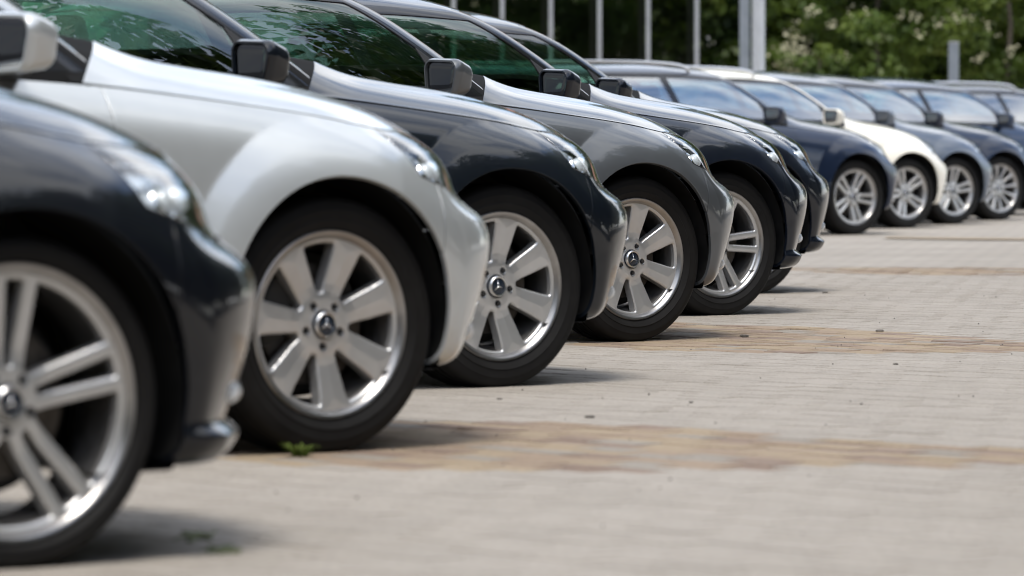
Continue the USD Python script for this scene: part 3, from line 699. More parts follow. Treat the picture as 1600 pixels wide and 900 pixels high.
# door mirrors (right one; the left is mirrored)
def mirror_parts():
    # housing: a rounded block, open to the rear; the glass sits in the opening
    pts = [(-.985, -.895, 1.052, .044), (-.985, -.90, .986, .042), (-.985, -1.020, 1.046, .046), (-.985, -1.005, .990, .042), (-.925, -.905, 1.046, .042), (-.93, -.91, .988, .038), (-.94, -1.005, 1.036, .042), (-.94, -1.0, .994, .040)]
    import manifold3d as mf
    h = mf.Manifold.batch_hull([mf.Manifold.sphere(r, 28).translate((x, y, z)) for x, y, z, r in pts])
    hole = mf.Manifold.batch_hull([mf.Manifold.sphere(r * .72, 20).translate((x - .03, y, z)) for x, y, z, r in pts[:4]] + [mf.Manifold.sphere(r * .6, 20).translate((x + .012, y, z)) for x, y, z, r in pts[:4]])
    cut = h - mf.Manifold.cube((.2, .4, .3)).translate((-1.208, -1.2, .85)); cut = cut - hole
    tm = cut.to_mesh(); shell_ = trimesh.Trimesh(np.array(tm.vert_properties[:, :3]), np.array(tm.tri_verts), process=False)
    glass = hull_spheres([(-.992, y, z, .031) for _, y, z, r in pts[:4]])
    v = glass.vertices.copy(); v[:, 0] = -.996 + (v[:, 0] + .992) * .15; glass = trimesh.Trimesh(v, glass.faces, process=False)
    arm = hull_spheres([(-.88, -.775, .955, .025), (-.95, -.775, .955, .022), (-.92, -.90, .962, .022), (-.96, -.90, .962, .020)])
    ind = hull_spheres([(-.892, -.93, 1.016, .006), (-.906, -1.0, 1.015, .006)])
    return shell_, glass, arm, ind
MIRR = mirror_parts()
def flip(m):
    t = as_tm(m, 35); return TM(t.v * [1, -1, 1], t.f[:, ::-1], t.n * [1, -1, 1])
HANDLES = [trimesh.util.concatenate([tube([(x - .11, -.918, .79 + .005), (x - .10, -.945, .795), (x, -.955, .80), (x + .10, -.948, .80), (x + .11, -.918, .80)], .011, 8)]) for x in (-1.62, -2.50)]
# projector lamps inside the headlamp
def lamp_units():
    def inset(u, v, d):
        S, Su, Sv = surface(BODY, np.array([u]), np.array([v])); n = np.cross(Su[0, 0], Sv[0, 0]); n /= np.linalg.norm(n); p = S[0, 0]
        if n @ (p - [0, 0, .5]) < 0: n = -n
        return (p - n * d) * [1, -1, 1], n * [1, -1, 1]
    (p, n), (q, nq) = inset(3.25, 6.75, .045), inset(2.55, 6.75, .045)
    A = hull_spheres([(*p, .026), (*(p - n * .02), .028)]); B = hull_spheres([(*q, .030), (*(q - nq * .02), .032)])
    ringA = trimesh.creation.torus(.036, .006, 28, 8); ringA.apply_transform(_T.translation_matrix(p) @ trimesh.geometry.align_vectors([0, 0, 1], n))
    brow = tube([inset(u, 7.35, .016)[0] for u in np.linspace(3.9, 2.3, 9)], .008, 8)
    return A, B, ringA, brow
LU = lamp_units()
DRL = {}
L1s = surface(BODY, np.linspace(2.0, 3.7, 24), np.array([1.9]))[0][:, 0, :]
def along_front(v, u0, u1, off, n=24):
    S, Su, Sv = surface(BODY, np.linspace(u0, u1, n), np.array([v])); nn = np.cross(Su[:, 0], Sv[:, 0]); nn /= np.linalg.norm(nn, axis=1, keepdims=True)
    c = S[:, 0] - np.array([0, 0, .5]); s = np.sign((nn * c).sum(1, keepdims=True))
    return S[:, 0] + nn * s * off
P_ = along_front(2.15, 2.35, 3.45, -.010); P_[:, 1] *= -1
DRL['lamp'] = trimesh.Trimesh(*_tube(P_, np.linspace(.014, .026, len(P_)) * np.where(np.arange(len(P_)) > 21, .75, 1), 12), process=False)
Q_ = along_front(1.15, 0.0, 4.0, .006, 60); Q_ = np.vstack([Q_[::-1] * [1, -1, 1], Q_[1:]])
LIP = trimesh.Trimesh(*_tube(Q_, .016, 10), process=False)
Q2 = along_front(1.3, 0.0, 4.2, .012, 70); Q2 += np.clip((3.9 - np.linspace(0, 4.05, 70)) / .6, 0, 1)[:, None] * 0; Q2 = np.vstack([Q2[::-1] * [1, -1, 1], Q2[1:]])
_r = np.full(len(Q2), .038); _e = np.linspace(.010, .038, 12); _r[:12] = _e; _r[-12:] = _e[::-1]
SPLIT = trimesh.Trimesh(*_tube(Q2, _r, 16), process=False)
_zc = np.repeat(Q2[:, 2], 16); SPLIT.vertices[:, 2] = _zc + (SPLIT.vertices[:, 2] - _zc) * .78 + .004
Q3 = along_front(2.55, 2.85, 3.1, -.008, 3); Q3[:, 1] *= -1
FOG = hull_spheres([(*Q3[0], .024), (*Q3[2], .024)])
RAILS = {}
def roof_rail(s):
    pts = [(-1.55, s * .56, 1.385), (-1.62, s * .565, 1.425), (-1.8, s * .575, 1.448), (-2.2, s * .585, 1.460), (-2.8, s * .58, 1.458), (-3.2, s * .57, 1.440), (-3.38, s * .56, 1.41)]
    from scipy.interpolate import CubicSpline
    t = np.arange(len(pts)); P = CubicSpline(t, pts)(np.linspace(0, len(pts) - 1, 50)); return tube(P, .015, 10)
WIPER = tube([(-.36, .30, 1.012), (-.46, 0, 1.055), (-.50, -.30, 1.06)], .008, 6)
def _bar(v):
    q = along_front(v, 0.0, 1.25, .006, 14); return tube(np.vstack([q[::-1] * [1, -1, 1], q[1:]]), .009, 8)
GRILLE_BARS = [_bar(v) for v in (4.3, 4.9, 5.6, 6.3, 6.9)]
PLATE = rbox((.012, .52, .11), .004, (.850, 0, .43))
BADGE = trimesh.util.concatenate([trimesh.creation.torus(.075, .007, 36, 8)] + [trimesh.Trimesh([(0, 0, .01)] + [(.07 * math.cos(a), .07 * math.sin(a), 0), (.013 * math.cos(a + 1.05), .013 * math.sin(a + 1.05), 0), (.013 * math.cos(a - 1.05), .013 * math.sin(a - 1.05), 0)], [(0, 1, 2), (0, 3, 1)], process=False) for a in (np.pi / 2, np.pi / 2 + 2.094, np.pi / 2 + 4.189)])
BADGE.apply_transform(_T.translation_matrix((.826, 0, .65)) @ np.array([[0, 0, 1, 0], [1, 0, 0, 0], [0, 1, 0, 0], [0, 0, 0, 1.]]))

CAR_GROUP = 'cars parked nose out in a slanted row'
def car(px, py_ground, s_ref, heading, paint_key, wheel, label, estate=False, lower=None, category='car', spin=0.0, drop=0.0):
    """px, py_ground: where the right front tyre's outer face meets the ground, as ground coordinates X, Y"""
    th = math.radians(heading)
    ox, oy = 0.0, -.885
    loc = (px - (ox * math.cos(th) - oy * math.sin(th)), py_ground - (ox * math.sin(th) + oy * math.cos(th)), s_ref - drop)
    far = py_ground > 35
    if far: loc = (loc[0] * .98, loc[1] * .98, loc[2])
    c = xform('/World', 'parked_car', loc, heading, scale=(1, 1, .965) if far else None, label=label, category=category, group=CAR_GROUP)
    P = M[paint_key]; Q = HOUSE[estate]; glass = 'window_glass' if py_ground < 35 else 'sky_bright_glass'
    fb = PAN['sport_bumper' if lower else 'front_bumper']; put(c, 'front_bumper', join(mirror(fb), fb), P)
    rb = PAN['rear_bumper']; put(c, 'rear_bumper', join(mirror(rb), rb), P)
    bonnet_p = put(c, 'bonnet', BONNET, P)
    put(c, 'cowl', COWL, 'cowl_black'); put(c, 'rear_deck', DECK, P)
    for sgn in (-1, 1):
        S = (lambda m: mirror(as_tm(m))) if sgn < 0 else (lambda m: m)
        T = (lambda m: as_tm(m)) if sgn < 0 else (lambda m: flip(m))
        put(c, 'fender', S(PAN['fender']), P)
        fd = xform(c, 'front_door'); put(fd, 'door_panel', S(PAN['front_door']), P); put(fd, 'handle', T(HANDLES[0]), P)
        rd = xform(c, 'rear_door'); put(rd, 'door_panel', S(PAN['rear_door']), P); put(rd, 'handle', T(HANDLES[1]), P)
        put(c, 'sill', S(PAN['sill']), P); put(c, 'rear_quarter', S(PAN['rear_quarter']), P); put(c, 'tail_lamp', S(PAN['tail_lamp']), 'red_lens')
        hl = xform(c, 'headlight')
        put(hl, 'lens', S(LENS), 'lamp_glass'); put(hl, 'reflector', S(LAMP_BED), 'reflector'); put(hl, 'projector', T(LU[0]), 'bulb'); put(hl, 'projector', T(LU[1]), 'bulb'); put(hl, 'bezel', T(LU[2]), 'chrome'); put(hl, 'brow', T(LU[3]), 'satin_chrome')
        mr = xform(c, 'side_mirror')
        put(mr, 'housing', T(MIRR[0]), P); put(mr, 'mirror_glass', T(MIRR[1]), 'mirror'); put(mr, 'mirror_arm', T(MIRR[2]), 'dark_plastic'); put(mr, 'indicator', T(MIRR[3]), 'white_lens')
        for k in ('front_window', 'rear_window', 'quarter_window'):
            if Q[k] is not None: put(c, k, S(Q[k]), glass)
        put(c, 'window_trim', S(Q['window_trim']), 'gloss_black'); put(c, 'pillar_foot', S(Q['pillar_foot']), 'cowl_black'); put(c, 'mirror_sail', S(Q['mirror_sail']), 'dark_plastic'); put(c, 'pillar_trim', S(Q['pillar_trim']), 'gloss_black'); put(c, 'pillar_trim', S(Q['pillar_trim_2']), 'gloss_black')
        put(c, 'wheel_well', S(WELL_F), 'well'); put(c, 'wheel_well', S(WELL_R), 'well')
        if lower == 'chrome': put(c, 'fog_lamp', T(FOG), 'bulb')
        elif lower == 'fog': put(c, 'fog_lamp', T(FOG), 'bulb')
        else: put(c, 'daytime_light', T(DRL['lamp']), 'white_lens')
        if estate: put(c, 'roof_rail', roof_rail(sgn), 'satin_chrome')
    put(c, 'roof', Q['roof'], P); put(c, 'roof_lining', LINING[estate], 'lining')
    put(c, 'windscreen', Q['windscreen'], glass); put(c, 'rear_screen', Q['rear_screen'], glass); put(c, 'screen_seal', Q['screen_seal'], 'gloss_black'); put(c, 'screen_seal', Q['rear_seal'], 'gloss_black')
    gr = xform(c, 'grille'); put(gr, 'grille_panel', GRILLE, 'gloss_black')
    for b in GRILLE_BARS: put(gr, 'grille_bar', b, 'chrome')
    put(gr, 'badge', as_tm(BADGE, 30), 'chrome')
    put(c, 'air_intake', INTAKE, 'black_trim'); put(c, 'number_plate', PLATE, 'plate')
    put(c, 'underbody', UNDER, 'black_trim'); put(c, 'engine_bay', CORE, 'black_trim'); put(c, 'inner_panel', GAP_SHADE, 'cowl_black')
    for s_ in SEATS: put(c, 'seat', s_, 'seat')
    put(c, 'rear_bench', REAR_BENCH, 'seat'); put(c, 'dashboard', DASH, 'interior'); put(c, 'steering_wheel', WHEEL_ST, 'interior'); put(c, 'cabin_floor', FLOOR, 'interior')
    for t in TRIMS: put(c, 'door_trim', t, 'interior')
    put(c, 'wiper', WIPER, 'black_trim')
    for x in (0.0, -WB):
        for sgn in (-1, 1): add_wheel(c, wheel, x, sgn, spin if sgn < 0 else -spin + 17, drop)
    return c
CARS = [
 ((-.913, 9.39), 36.0, 'paint_navy', 'twin_large', 'nearest car, dark navy with big twin-spoke wheel, cut off by the left edge', False, 'fog'),
 ((-.460, 12.92), 38.0, 'paint_silver', 'seven', 'pale silver car with seven-spoke wheels, second from the left', False, None),
 ((-.035, 16.29), 36.5, 'paint_blue_black', 'seven', 'dark blue-black car just behind the pale silver one', False, None),
 ((.4825, 20.0), 37.5, 'paint_grey', 'seven', 'metallic grey car between two blue-black ones', False, None),
 ((.937, 22.9), 37.0, 'paint_black_blue', 'twin', 'blue-black car with twin-spoke wheel just behind the grey one', False, 'chrome'),
 ((1.235, 26.1), 37.0, 'paint_black', 'twin', 'black car mostly hidden, only its nose and bonnet past the twin-spoke car', False, 'chrome'),
 ((2.89, 43.3), 39.5, 'paint_royal', 'twin', 'royal blue estate car with roof rails, first across the gap', True, None),
 ((3.58, 46.5), 39.5, 'paint_cream', 'twin', 'cream white estate car between two blue cars', True, None),
 ((4.19, 48.6), 39.5, 'paint_steel', 'twin', 'steel blue-grey car directly behind the cream one', False, None),
 ((4.85, 51.0), 39.5, 'paint_deep_blue', 'multi', 'deep blue car with many-spoked wheel near the right edge', False, None),
 ((5.89, 54.5), 39.5, 'paint_mid_blue', 'multi', 'mid blue car behind the deep blue one, its nose cut off by the right edge', False, None),
 ((7.16, 59.2), 39.5, 'paint_royal', 'multi', 'farthest car of the row, only roof and side windows showing at the right edge', True, None),
]
SPIN = [0, 0, -10, -9, 14, 40, 22, 50, 5, 0, 11, 20]
for (g, hd, pk, wk, lab, est, low), sp in zip(CARS, SPIN): car(g[0], g[1], 0.0, hd, pk, wk, lab, est, low, spin=sp, drop=.032 if wk == 'twin_large' else 0.0)

# ------------------------------------------------------------------ ground
HEAD = math.radians(37.5)
def px_ground(px, py): s = (py - 217.0) / CAM_H; y = 8000.0 / s; return ((px - 800.0) / s, y)
PATCH = [
 [(300, 708), (345, 716), (500, 729), (700, 736), (1000, 736), (1300, 731), (1600, 726), (2000, 716), (1600, 702), (1250, 684), (1050, 668), (870, 660), (700, 659), (560, 661), (420, 672)],
 [(800, 528), (900, 541), (1000, 547), (1250, 553), (1500, 551), (1700, 547), (1600, 534), (1400, 518), (1200, 508), (1040, 504), (930, 504)],
 [(1180, 417), (1285, 426), (1450, 430), (1600, 431), (1760, 429), (1620, 416), (1450, 410), (1290, 407), (1200, 408)],
]
PATCH_W = [Polygon([px_ground(*p) for p in poly]).buffer(0) for poly in PATCH]
def paver_mat(name, c, c2):
    return mat(name, {'g': ('geometry', {}), 'n': ('noise_texture', {'scale': 1.3, 'detail': 6.0, 'roughness': 0.65}), 'r': ('rgb_ramp', {'ramp': [(0.28, c), (0.72, c2)]}),
        'n2': ('noise_texture', {'scale': 170.0, 'detail': 3.0}), 'n3': ('noise_texture', {'scale': 60.0, 'detail': 2.0, 'roughness': 0.7}), 'r3': ('rgb_ramp', {'ramp': [(0.35, (0.80, 0.80, 0.80)), (0.62, (1.04, 1.04, 1.04))]}),
        'mx': ('mix_color', {'blend_type': 'multiply', 'fac': 1.0, 'use_clamp': False}),
        'b': ('bump', {'strength': 0.35, 'distance': 0.002}), 'p': ('principled_bsdf', {'roughness': 0.85, 'specular_ior_level': 0.3})},
        [('g.position', 'n.vector'), ('g.position', 'n2.vector'), ('g.position', 'n3.vector'), ('n3.fac', 'r3.fac'), ('n.fac', 'r.fac'), ('r.color', 'mx.a'), ('r3.color', 'mx.b'), ('mx.result', 'p.base_color'), ('n2.fac', 'b.height'), ('b.normal', 'p.normal')], 'p.BSDF')
GREY = [paver_mat(f'paver_grey_{w}', tuple(np.array((.292, .262, .224)) * f), tuple(np.array((.348, .314, .273)) * f)) for w, f in (('dull', .965), ('middle', 1.0), ('pale', 1.03))]
BROWN = [paver_mat('brick_tan', (.25, .185, .13), (.30, .232, .17)), paver_mat('brick_ochre', (.275, .212, .142), (.325, .258, .178)), paver_mat('brick_red', (.195, .140, .105), (.25, .19, .15)), paver_mat('brick_grey', (.235, .205, .17), (.29, .26, .22))]
sand = paver_mat('joint_sand', (.215, .195, .165), (.265, .24, .205))
moss = noisy('moss', (.10, .12, .05), (.15, .165, .075), 40, 0.95, bump=.5)
far_ground = mat('far_paving', {'g': ('geometry', {}), 'mp': ('mapping', {'rotation': (0, 0, -HEAD)}), 'b': ('brick_texture', {'color1': (.302, .27, .234), 'color2': (.336, .304, .264), 'mortar': (.20, .185, .165), 'scale': 1.0, 'mortar_size': .006, 'brick_width': .2, 'row_height': .1}),
    'n': ('noise_texture', {'scale': .7, 'detail': 6.0}), 'r': ('rgb_ramp', {'ramp': [(.3, (.88, .88, .87)), (.7, (1.08, 1.08, 1.08))]}), 'mx': ('mix_color', {'blend_type': 'multiply', 'fac': 1.0, 'use_clamp': False}), 'p': ('principled_bsdf', {'roughness': .88, 'specular_ior_level': .3})},
    [('g.position', 'mp.vector'), ('mp.vector', 'b.vector'), ('g.position', 'n.vector'), ('n.fac', 'r.fac'), ('b.color', 'mx.a'), ('r.color', 'mx.b'), ('mx.result', 'p.base_color')], 'p.BSDF')
ca, sa = math.cos(HEAD), math.sin(HEAD)
NEAR = Polygon([(-3.2, 7.2), (1.6, 7.2), (4.6, 30), (4.6, 31.5), (-3.2, 31.5)])
def ground_tm(poly, z):
    v, f = trimesh.creation.triangulate_polygon(poly, engine='earcut'); v = np.column_stack([v, np.full(len(v), z)]); f = np.array(f)
    n = np.cross(v[f[:, 1]] - v[f[:, 0]], v[f[:, 2]] - v[f[:, 0]])[:, 2]; f[n < 0] = f[n < 0][:, ::-1]
    uq, iv = np.unique(f, return_inverse=True); v, f = v[uq], iv.reshape(-1, 3)
    return TM(v, f, np.tile([0, 0, 1.], (len(v), 1)))
ground = xform('/World', 'ground', label='light grey concrete block paving of the car park', kind='structure')
put(ground, 'far_paving', ground_tm(Polygon([(-400, -300), (400, -300), (400, 700), (-400, 700)], [list(NEAR.buffer(-.16).exterior.coords)]), -0.005), far_ground)
put(ground, 'joint_bed', ground_tm(NEAR.buffer(.05), -0.010), sand)
prep_patch = PATCH_W
def paver_geo(u, v, L, B, dz, tilt, seed):
    """one chamfered block, u,v along the block directions"""
    g, ch = .0011, .0021
    x0, x1, y0, y1 = u + g, u + L - g, v + g, v + B - g
    j = seed.normal(0, .0008, 4)
    lo = [(x0, y0), (x1, y0), (x1, y1), (x0, y1)]; hi = [(x0 + ch, y0 + ch), (x1 - ch, y0 + ch), (x1 - ch, y1 - ch), (x0 + ch, y1 - ch)]
    V = [(*p, -.03) for p in lo] + [(p[0], p[1], dz - .004 + tilt[0] * (p[0] - u - L / 2) + tilt[1] * (p[1] - v - B / 2)) for p in lo] + [(p[0], p[1], dz + tilt[0] * (p[0] - u - L / 2) + tilt[1] * (p[1] - v - B / 2)) for p in hi]
    V = np.array(V); X_ = V[:, 0] * ca - V[:, 1] * sa; Y_ = V[:, 0] * sa + V[:, 1] * ca
    return np.stack([X_, Y_, V[:, 2]], 1)
PF = []
for k in range(4):
    q = (k + 1) % 4; PF += [(k, q, 4 + q), (k, 4 + q, 4 + k), (4 + k, 4 + q, 8 + q), (4 + k, 8 + q, 8 + k)]
PF += [(8, 9, 10), (8, 10, 11)]
PF = np.array(PF)
L_, B_ = .20, .10
nb = np.array(NEAR.exterior.coords); ub = nb[:, 0] * ca + nb[:, 1] * sa; vb = -nb[:, 0] * sa + nb[:, 1] * ca
from shapely import prepare, contains_xy
prepare(NEAR); [prepare(p) for p in PATCH_W]
blocks = []
for r, v in enumerate(np.arange(math.floor(vb.min() / L_) * L_, vb.max(), L_)):
    us = np.arange(math.floor(ub.min() / B_) * B_, ub.max(), B_) + 0.0
    # running bond: long sides across the cars' direction
    vv = np.full(len(us), v) + np.where(np.arange(len(us)) % 2 == 0, 0, L_ / 2)
    cx = (us + B_ / 2) * ca - (vv + L_ / 2) * sa; cy = (us + B_ / 2) * sa + (vv + L_ / 2) * ca
    for u_, v_, x, y in zip(us, vv, cx, cy):
        if contains_xy(NEAR, x, y): blocks.append((u_, v_, x, y))
def plain_mesh(V, F):
    t = trimesh.Trimesh(V, F, process=False); v = V[F].reshape(-1, 3); n = np.repeat(np.cross(V[F[:, 1]] - V[F[:, 0]], V[F[:, 2]] - V[F[:, 0]]), 3, 0); n /= np.linalg.norm(n, axis=1, keepdims=True) + 1e-12
    return TM(v, np.arange(len(v)).reshape(-1, 3), n)
patches = []
plab = ['strip of brown and ochre bricks let into the paving before the silver car', 'strip of brown bricks let into the paving before the metallic grey car', 'far thin strip of tan bricks before the black cars']
for k in range(3): patches.append(xform('/World', 'brick_strip', label=plab[k], category='paving', kind='structure') )
for p in patches: stage.GetPrimAtPath(p).ClearCustomDataByKey('category')
singles, rest, brown_n = [], {0: [], 1: [], 2: []}, [0, 0, 0]
blocks.sort(key=lambda b: b[3])
pr = np.random.default_rng(11); n_single = 0
brown_rest = [[], [], []]
for (u_, v_, x, y) in blocks:
    which = next((k for k in range(3) if contains_xy(PATCH_W[k], x, y)), None)
    dz, tilt = pr.normal(0, .0007), pr.normal(0, .0035, 2); tone = int(pr.integers(0, 3)); bt = int(pr.choice([0, 0, 1, 1, 2, 3]))
    inview = abs(x) < y * .104 and y > 9.0
    if which is not None:
        dz -= .001
        V = paver_geo(u_, v_, B_, L_, dz + pr.normal(0, .001), tilt * 1.6, pr)
        if inview and brown_n[which] < 300:
            put(patches[which], 'brick', plain_mesh(V, PF), BROWN[bt]); brown_n[which] += 1
        else: brown_rest[which].append((V, bt))
    else:
        V = paver_geo(u_, v_, B_, L_, dz, tilt, pr)
        vis = inview and n_single < 300
        if vis: put(ground, 'paver', plain_mesh(V, PF), GREY[tone]); n_single += 1
        else: rest[tone].append(V)
for tone in range(3):
    Vs = rest[tone]; V = np.vstack(Vs); F = np.vstack([PF + 12 * i for i in range(len(Vs))])
    put(ground, 'pavers_beyond', plain_mesh(V, F), GREY[tone], kind='stuff')
for k in range(3):
    for bt in range(4):
        Vs = [v for v, b in brown_rest[k] if b == bt]
        if Vs: put(patches[k], 'bricks_beyond', plain_mesh(np.vstack(Vs), np.vstack([PF + 12 * i for i in range(len(Vs))])), BROWN[bt], kind='stuff')
# far strip of tan paving, seen as a thin line
far_strip = Polygon([px_ground(*p) for p in [(1380, 372.6), (1500, 374.5), (1600, 375.3), (1720, 375.5), (1640, 373.2), (1500, 371.6), (1390, 370.6)]]).buffer(0)
put('/World', 'tan_strip', ground_tm(far_strip, .004), BROWN[1], label='thin far strip of tan paving near the right edge', kind='structure')

# small things on the ground
leafy = mat('grass_blade', {'g': ('geometry', {}), 'n': ('noise_texture', {'scale': 30.0}), 'r': ('rgb_ramp', {'ramp': [(.3, (.07, .105, .025)), (.7, (.14, .18, .05))]}), 'd': ('diffuse_bsdf', {}), 't': ('translucent_bsdf', {}), 'm': ('mix_closure', {'fac': .35})},
    [('g.position', 'n.vector'), ('n.fac', 'r.fac'), ('r.color', 'd.color'), ('r.color', 't.color'), ('d.BSDF', 'm.closure1'), ('t.BSDF', 'm.closure2')], 'm.closure')
def tuft(n, spread, h, seed, flat=1.0):
    r = np.random.default_rng(seed); V, F = [], []
    for _ in range(n):
        a = r.uniform(0, 2 * np.pi); b = r.uniform(0, spread * .4) * np.array([math.cos(a), math.sin(a)]); a2 = a + r.normal(0, .6)
        out = np.array([math.cos(a2), math.sin(a2)]); ln = h * r.uniform(.5, 1); w = .0035
        side = np.array([-out[1], out[0]]) * w
        pts = [(b, 0, 1.0), (b + out * ln * .35 * flat, ln * .6, .9), (b + out * ln * .85 * flat, ln * .8, .5), (b + out * ln * 1.2 * flat, ln * .6, 0.02)]
        o = len(V)
        for p, z, k in pts: V += [(*(p - side * k), z), (*(p + side * k), z)]
        for i in range(3): F += [(o + 2 * i, o + 2 * i + 1, o + 2 * i + 3), (o + 2 * i, o + 2 * i + 3, o + 2 * i + 2)]
    return as_tm((np.array(V), np.array(F)), True)
def at_ground(name, px, py, mesh, m, label, cat, z=0.0):
    x, y = px_ground(px, py); p = pathname('/World', name); t = as_tm(mesh); t = TM(t.v + [x, y, z], t.f, t.n); used[('/World', name)] -= 1
    put('/World', name, t, m, label=label, category=cat)
at_ground('grass_tuft', 468, 713, tuft(46, .07, .040, 3), leafy, 'small bright green weed growing by the silver car tyre', 'weed')
def moss_patch(sx, sy, seed):
    r = np.random.default_rng(seed); V, F = [], []
    ms = [hull_spheres([(r.normal(0, sx), r.normal(0, sy), .000, abs(r.normal(.002, .001)) + .0015) for _ in range(2)]) for _ in range(34)]
    return trimesh.util.concatenate(ms)
at_ground('moss_patch', 300, 838, moss_patch(.018, .05, 4), moss, 'faint moss in the paving joints beside the nearest wheel, farther of two', 'moss')
at_ground('moss_patch', 347, 862, moss_patch(.018, .05, 5), moss, 'faint moss in the paving joints beside the nearest wheel, nearer of two', 'moss')
stone = noisy('stone', (.07, .062, .052), (.15, .135, .12), 60, .9)
def clod(r_, seed, sq=.5):
    m = trimesh.creation.icosphere(2, r_); d = meshkit.fbm(m.vertices / r_ * 1.3 + seed * 7, 3, seed); m.vertices *= (0.6 + .8 * d)[:, None] * np.array([1.5, 1, sq]); return m
for i, (px, py, r_, lab) in enumerate([(922, 653, .013, 'dark clod lying on grey paving behind the nearest brick strip'), (1163, 526, .017, 'dark clod on the brick strip in front of the grey car'), (1375, 518, .016, 'dark clod on the far edge of the brick strip toward the right'), (1290, 458, .014, 'small clod on paving beyond the black car tyre'), (780, 625, .008, 'tiny pebble on paving near the blue-black car tyre'), (1400, 570, .009, 'tiny pebble on open paving right of the brick strip'), (1080, 630, .007, 'tiny pebble alone in the middle of the open paving')]):
    at_ground('clod', px, py, clod(r_ * .72, i + 3), stone, lab, 'clod', .003)

# ------------------------------------------------------------------ background: glass screen, posts, trees
post_m = noisy('post_metal', (.30, .305, .31), (.36, .365, .37), 6, .45, metal=.3)
post_dark = noisy('post_metal_dark', (.22, .24, .26), (.28, .30, .32), 6, .45, metal=.4)
GY, GH = 68.0, 4.2
M['frame_dark'] = noisy('frame_dark', (.012, .013, .012), (.02, .021, .02), 6, .6)
gs = xform('/World', 'glass_screen', (0, GY, 0), label='tall dark glass screen wall with slim grey posts behind the cars', category='glass wall')
gx = np.arange(-4.0, 3.05, .645) + .0
base_p = put(gs, 'plinth', rbox((7.6, .16, .5), .01, (-.55, 0, .25)), post_dark)
for i, x in enumerate(gx):
    put(gs, 'post', rbox((.056, .10, GH), .008, (x, -.02, GH / 2)), post_m)
    if i + 1 < len(gx): put(gs, 'pane', trimesh.creation.box((.565, .012, GH - .55), transform=_T.translation_matrix((x + .3225, 0.0, (GH + .45) / 2))), 'screen_glass')
for x in gx: put(gs, 'frame', rbox((.085, .05, GH - .55), .006, (x - .085, .02, (GH + .45) / 2)), 'frame_dark')
put(gs, 'end_panel', rbox((.13, .06, GH), .008, (3.085, 0, GH / 2)), post_dark)
put(gs, 'top_rail', rbox((7.5, .10, .12), .01, (-.55, 0, GH + .065)), post_m)
tall = xform('/World', 'steel_post', (3.24, GY - .6, 0), label='thick pale steel post at the right end of the glass screen', category='post')
put(tall, 'column', trimesh.creation.cylinder(.085, 5.2, sections=40, transform=_T.translation_matrix((0, 0, 2.6))), noisy('pale_steel', (.40, .41, .42), (.46, .47, .48), 5, .45, metal=.2))
put(tall, 'base_plate', rbox((.36, .36, .03), .006, (0, 0, .015)), post_m)
put(tall, 'cap', hull_spheres([(0, 0, 5.2, .09), (0, 0, 5.22, .085)]), post_m)
bol = xform('/World', 'short_post', (5.30, 61.5, 0), label='short square grey metal post standing behind the far blue cars', category='post')
put(bol, 'column', rbox((.115, .115, 1.94), .012, (0, 0, .97)), post_dark, None)
put(bol, 'cap', rbox((.125, .125, .02), .005, (0, 0, 1.945)), post_m)
bark = noisy('bark', (.05, .04, .03), (.11, .09, .07), 8, .95, bump=.8, stretch=(1, 1, .25))
def leaf_mat(name, c1, c2, c3):
    return mat(name, {'g': ('geometry', {}), 'n': ('noise_texture', {'scale': 1.1, 'detail': 3.0}), 'r': ('rgb_ramp', {'ramp': [(.3, c1), (.5, c2), (.72, c3)]}), 'rl': ('rgb_ramp', {'ramp': [(0, (.65, .65, .65)), (1, (1.3, 1.3, 1.3))]}), 'mx': ('mix_color', {'blend_type': 'multiply', 'fac': 1.0, 'use_clamp': False}),
        'p': ('principled_bsdf', {'roughness': .45, 'specular_ior_level': .35}), 't': ('translucent_bsdf', {}), 'm': ('mix_closure', {'fac': .32})},
        [('g.position', 'n.vector'), ('n.fac', 'r.fac'), ('g.random_per_island', 'rl.fac'), ('r.color', 'mx.a'), ('rl.color', 'mx.b'), ('mx.result', 'p.base_color'), ('mx.result', 't.color'), ('p.BSDF', 'm.closure1'), ('t.BSDF', 'm.closure2')], 'm.closure')
LEAF = [leaf_mat('leaf_deep', (.026, .055, .011), (.056, .10, .018), (.12, .175, .032)), leaf_mat('leaf_fresh', (.055, .098, .016), (.13, .195, .030), (.25, .32, .058))]
def crown(n, rad, zc_, rz, seed, size=.11, clumps=70, low=.5):
    r = np.random.default_rng(seed)
    d = r.normal(size=(clumps, 3)); d /= np.linalg.norm(d, axis=1, keepdims=True)
    C = d * (r.uniform(.35, 1.0, (clumps, 1)) ** .6) * np.array([rad, rad, rz]) + [0, 0, zc_]
    C = C[C[:, 2] > low]
    cr = r.uniform(.28, .62, len(C)) * rad * .55
    k = r.integers(0, len(C), n); o = r.normal(size=(n, 3)); o /= np.linalg.norm(o, axis=1, keepdims=True)
    P = C[k] + o * (cr[k] * r.uniform(.4, 1, n) ** .5)[:, None] * np.array([1, 1, .7])
    P[:, 2] = np.maximum(P[:, 2], .12)
    nrm = o * .6 + r.normal(0, .6, (n, 3)) + [0, 0, .6]; nrm /= np.linalg.norm(nrm, axis=1, keepdims=True)
    a = np.cross(nrm, r.normal(size=(n, 3))); a /= np.linalg.norm(a, axis=1, keepdims=True); b = np.cross(nrm, a)
    s = size * r.uniform(.6, 1.25, n)[:, None]
    V = np.stack([P - a * s, P + b * s * .5 - a * s * .1 + nrm * s * .12, P + a * s, P - b * s * .5 - a * s * .1 + nrm * s * .12], 1).reshape(-1, 3)
    i = np.arange(n)[:, None] * 4
    F = np.vstack([i + [0, 2, 1], i + [0, 3, 2]]); N = np.repeat(nrm, 4, 0)
    return TM(V, F, N)
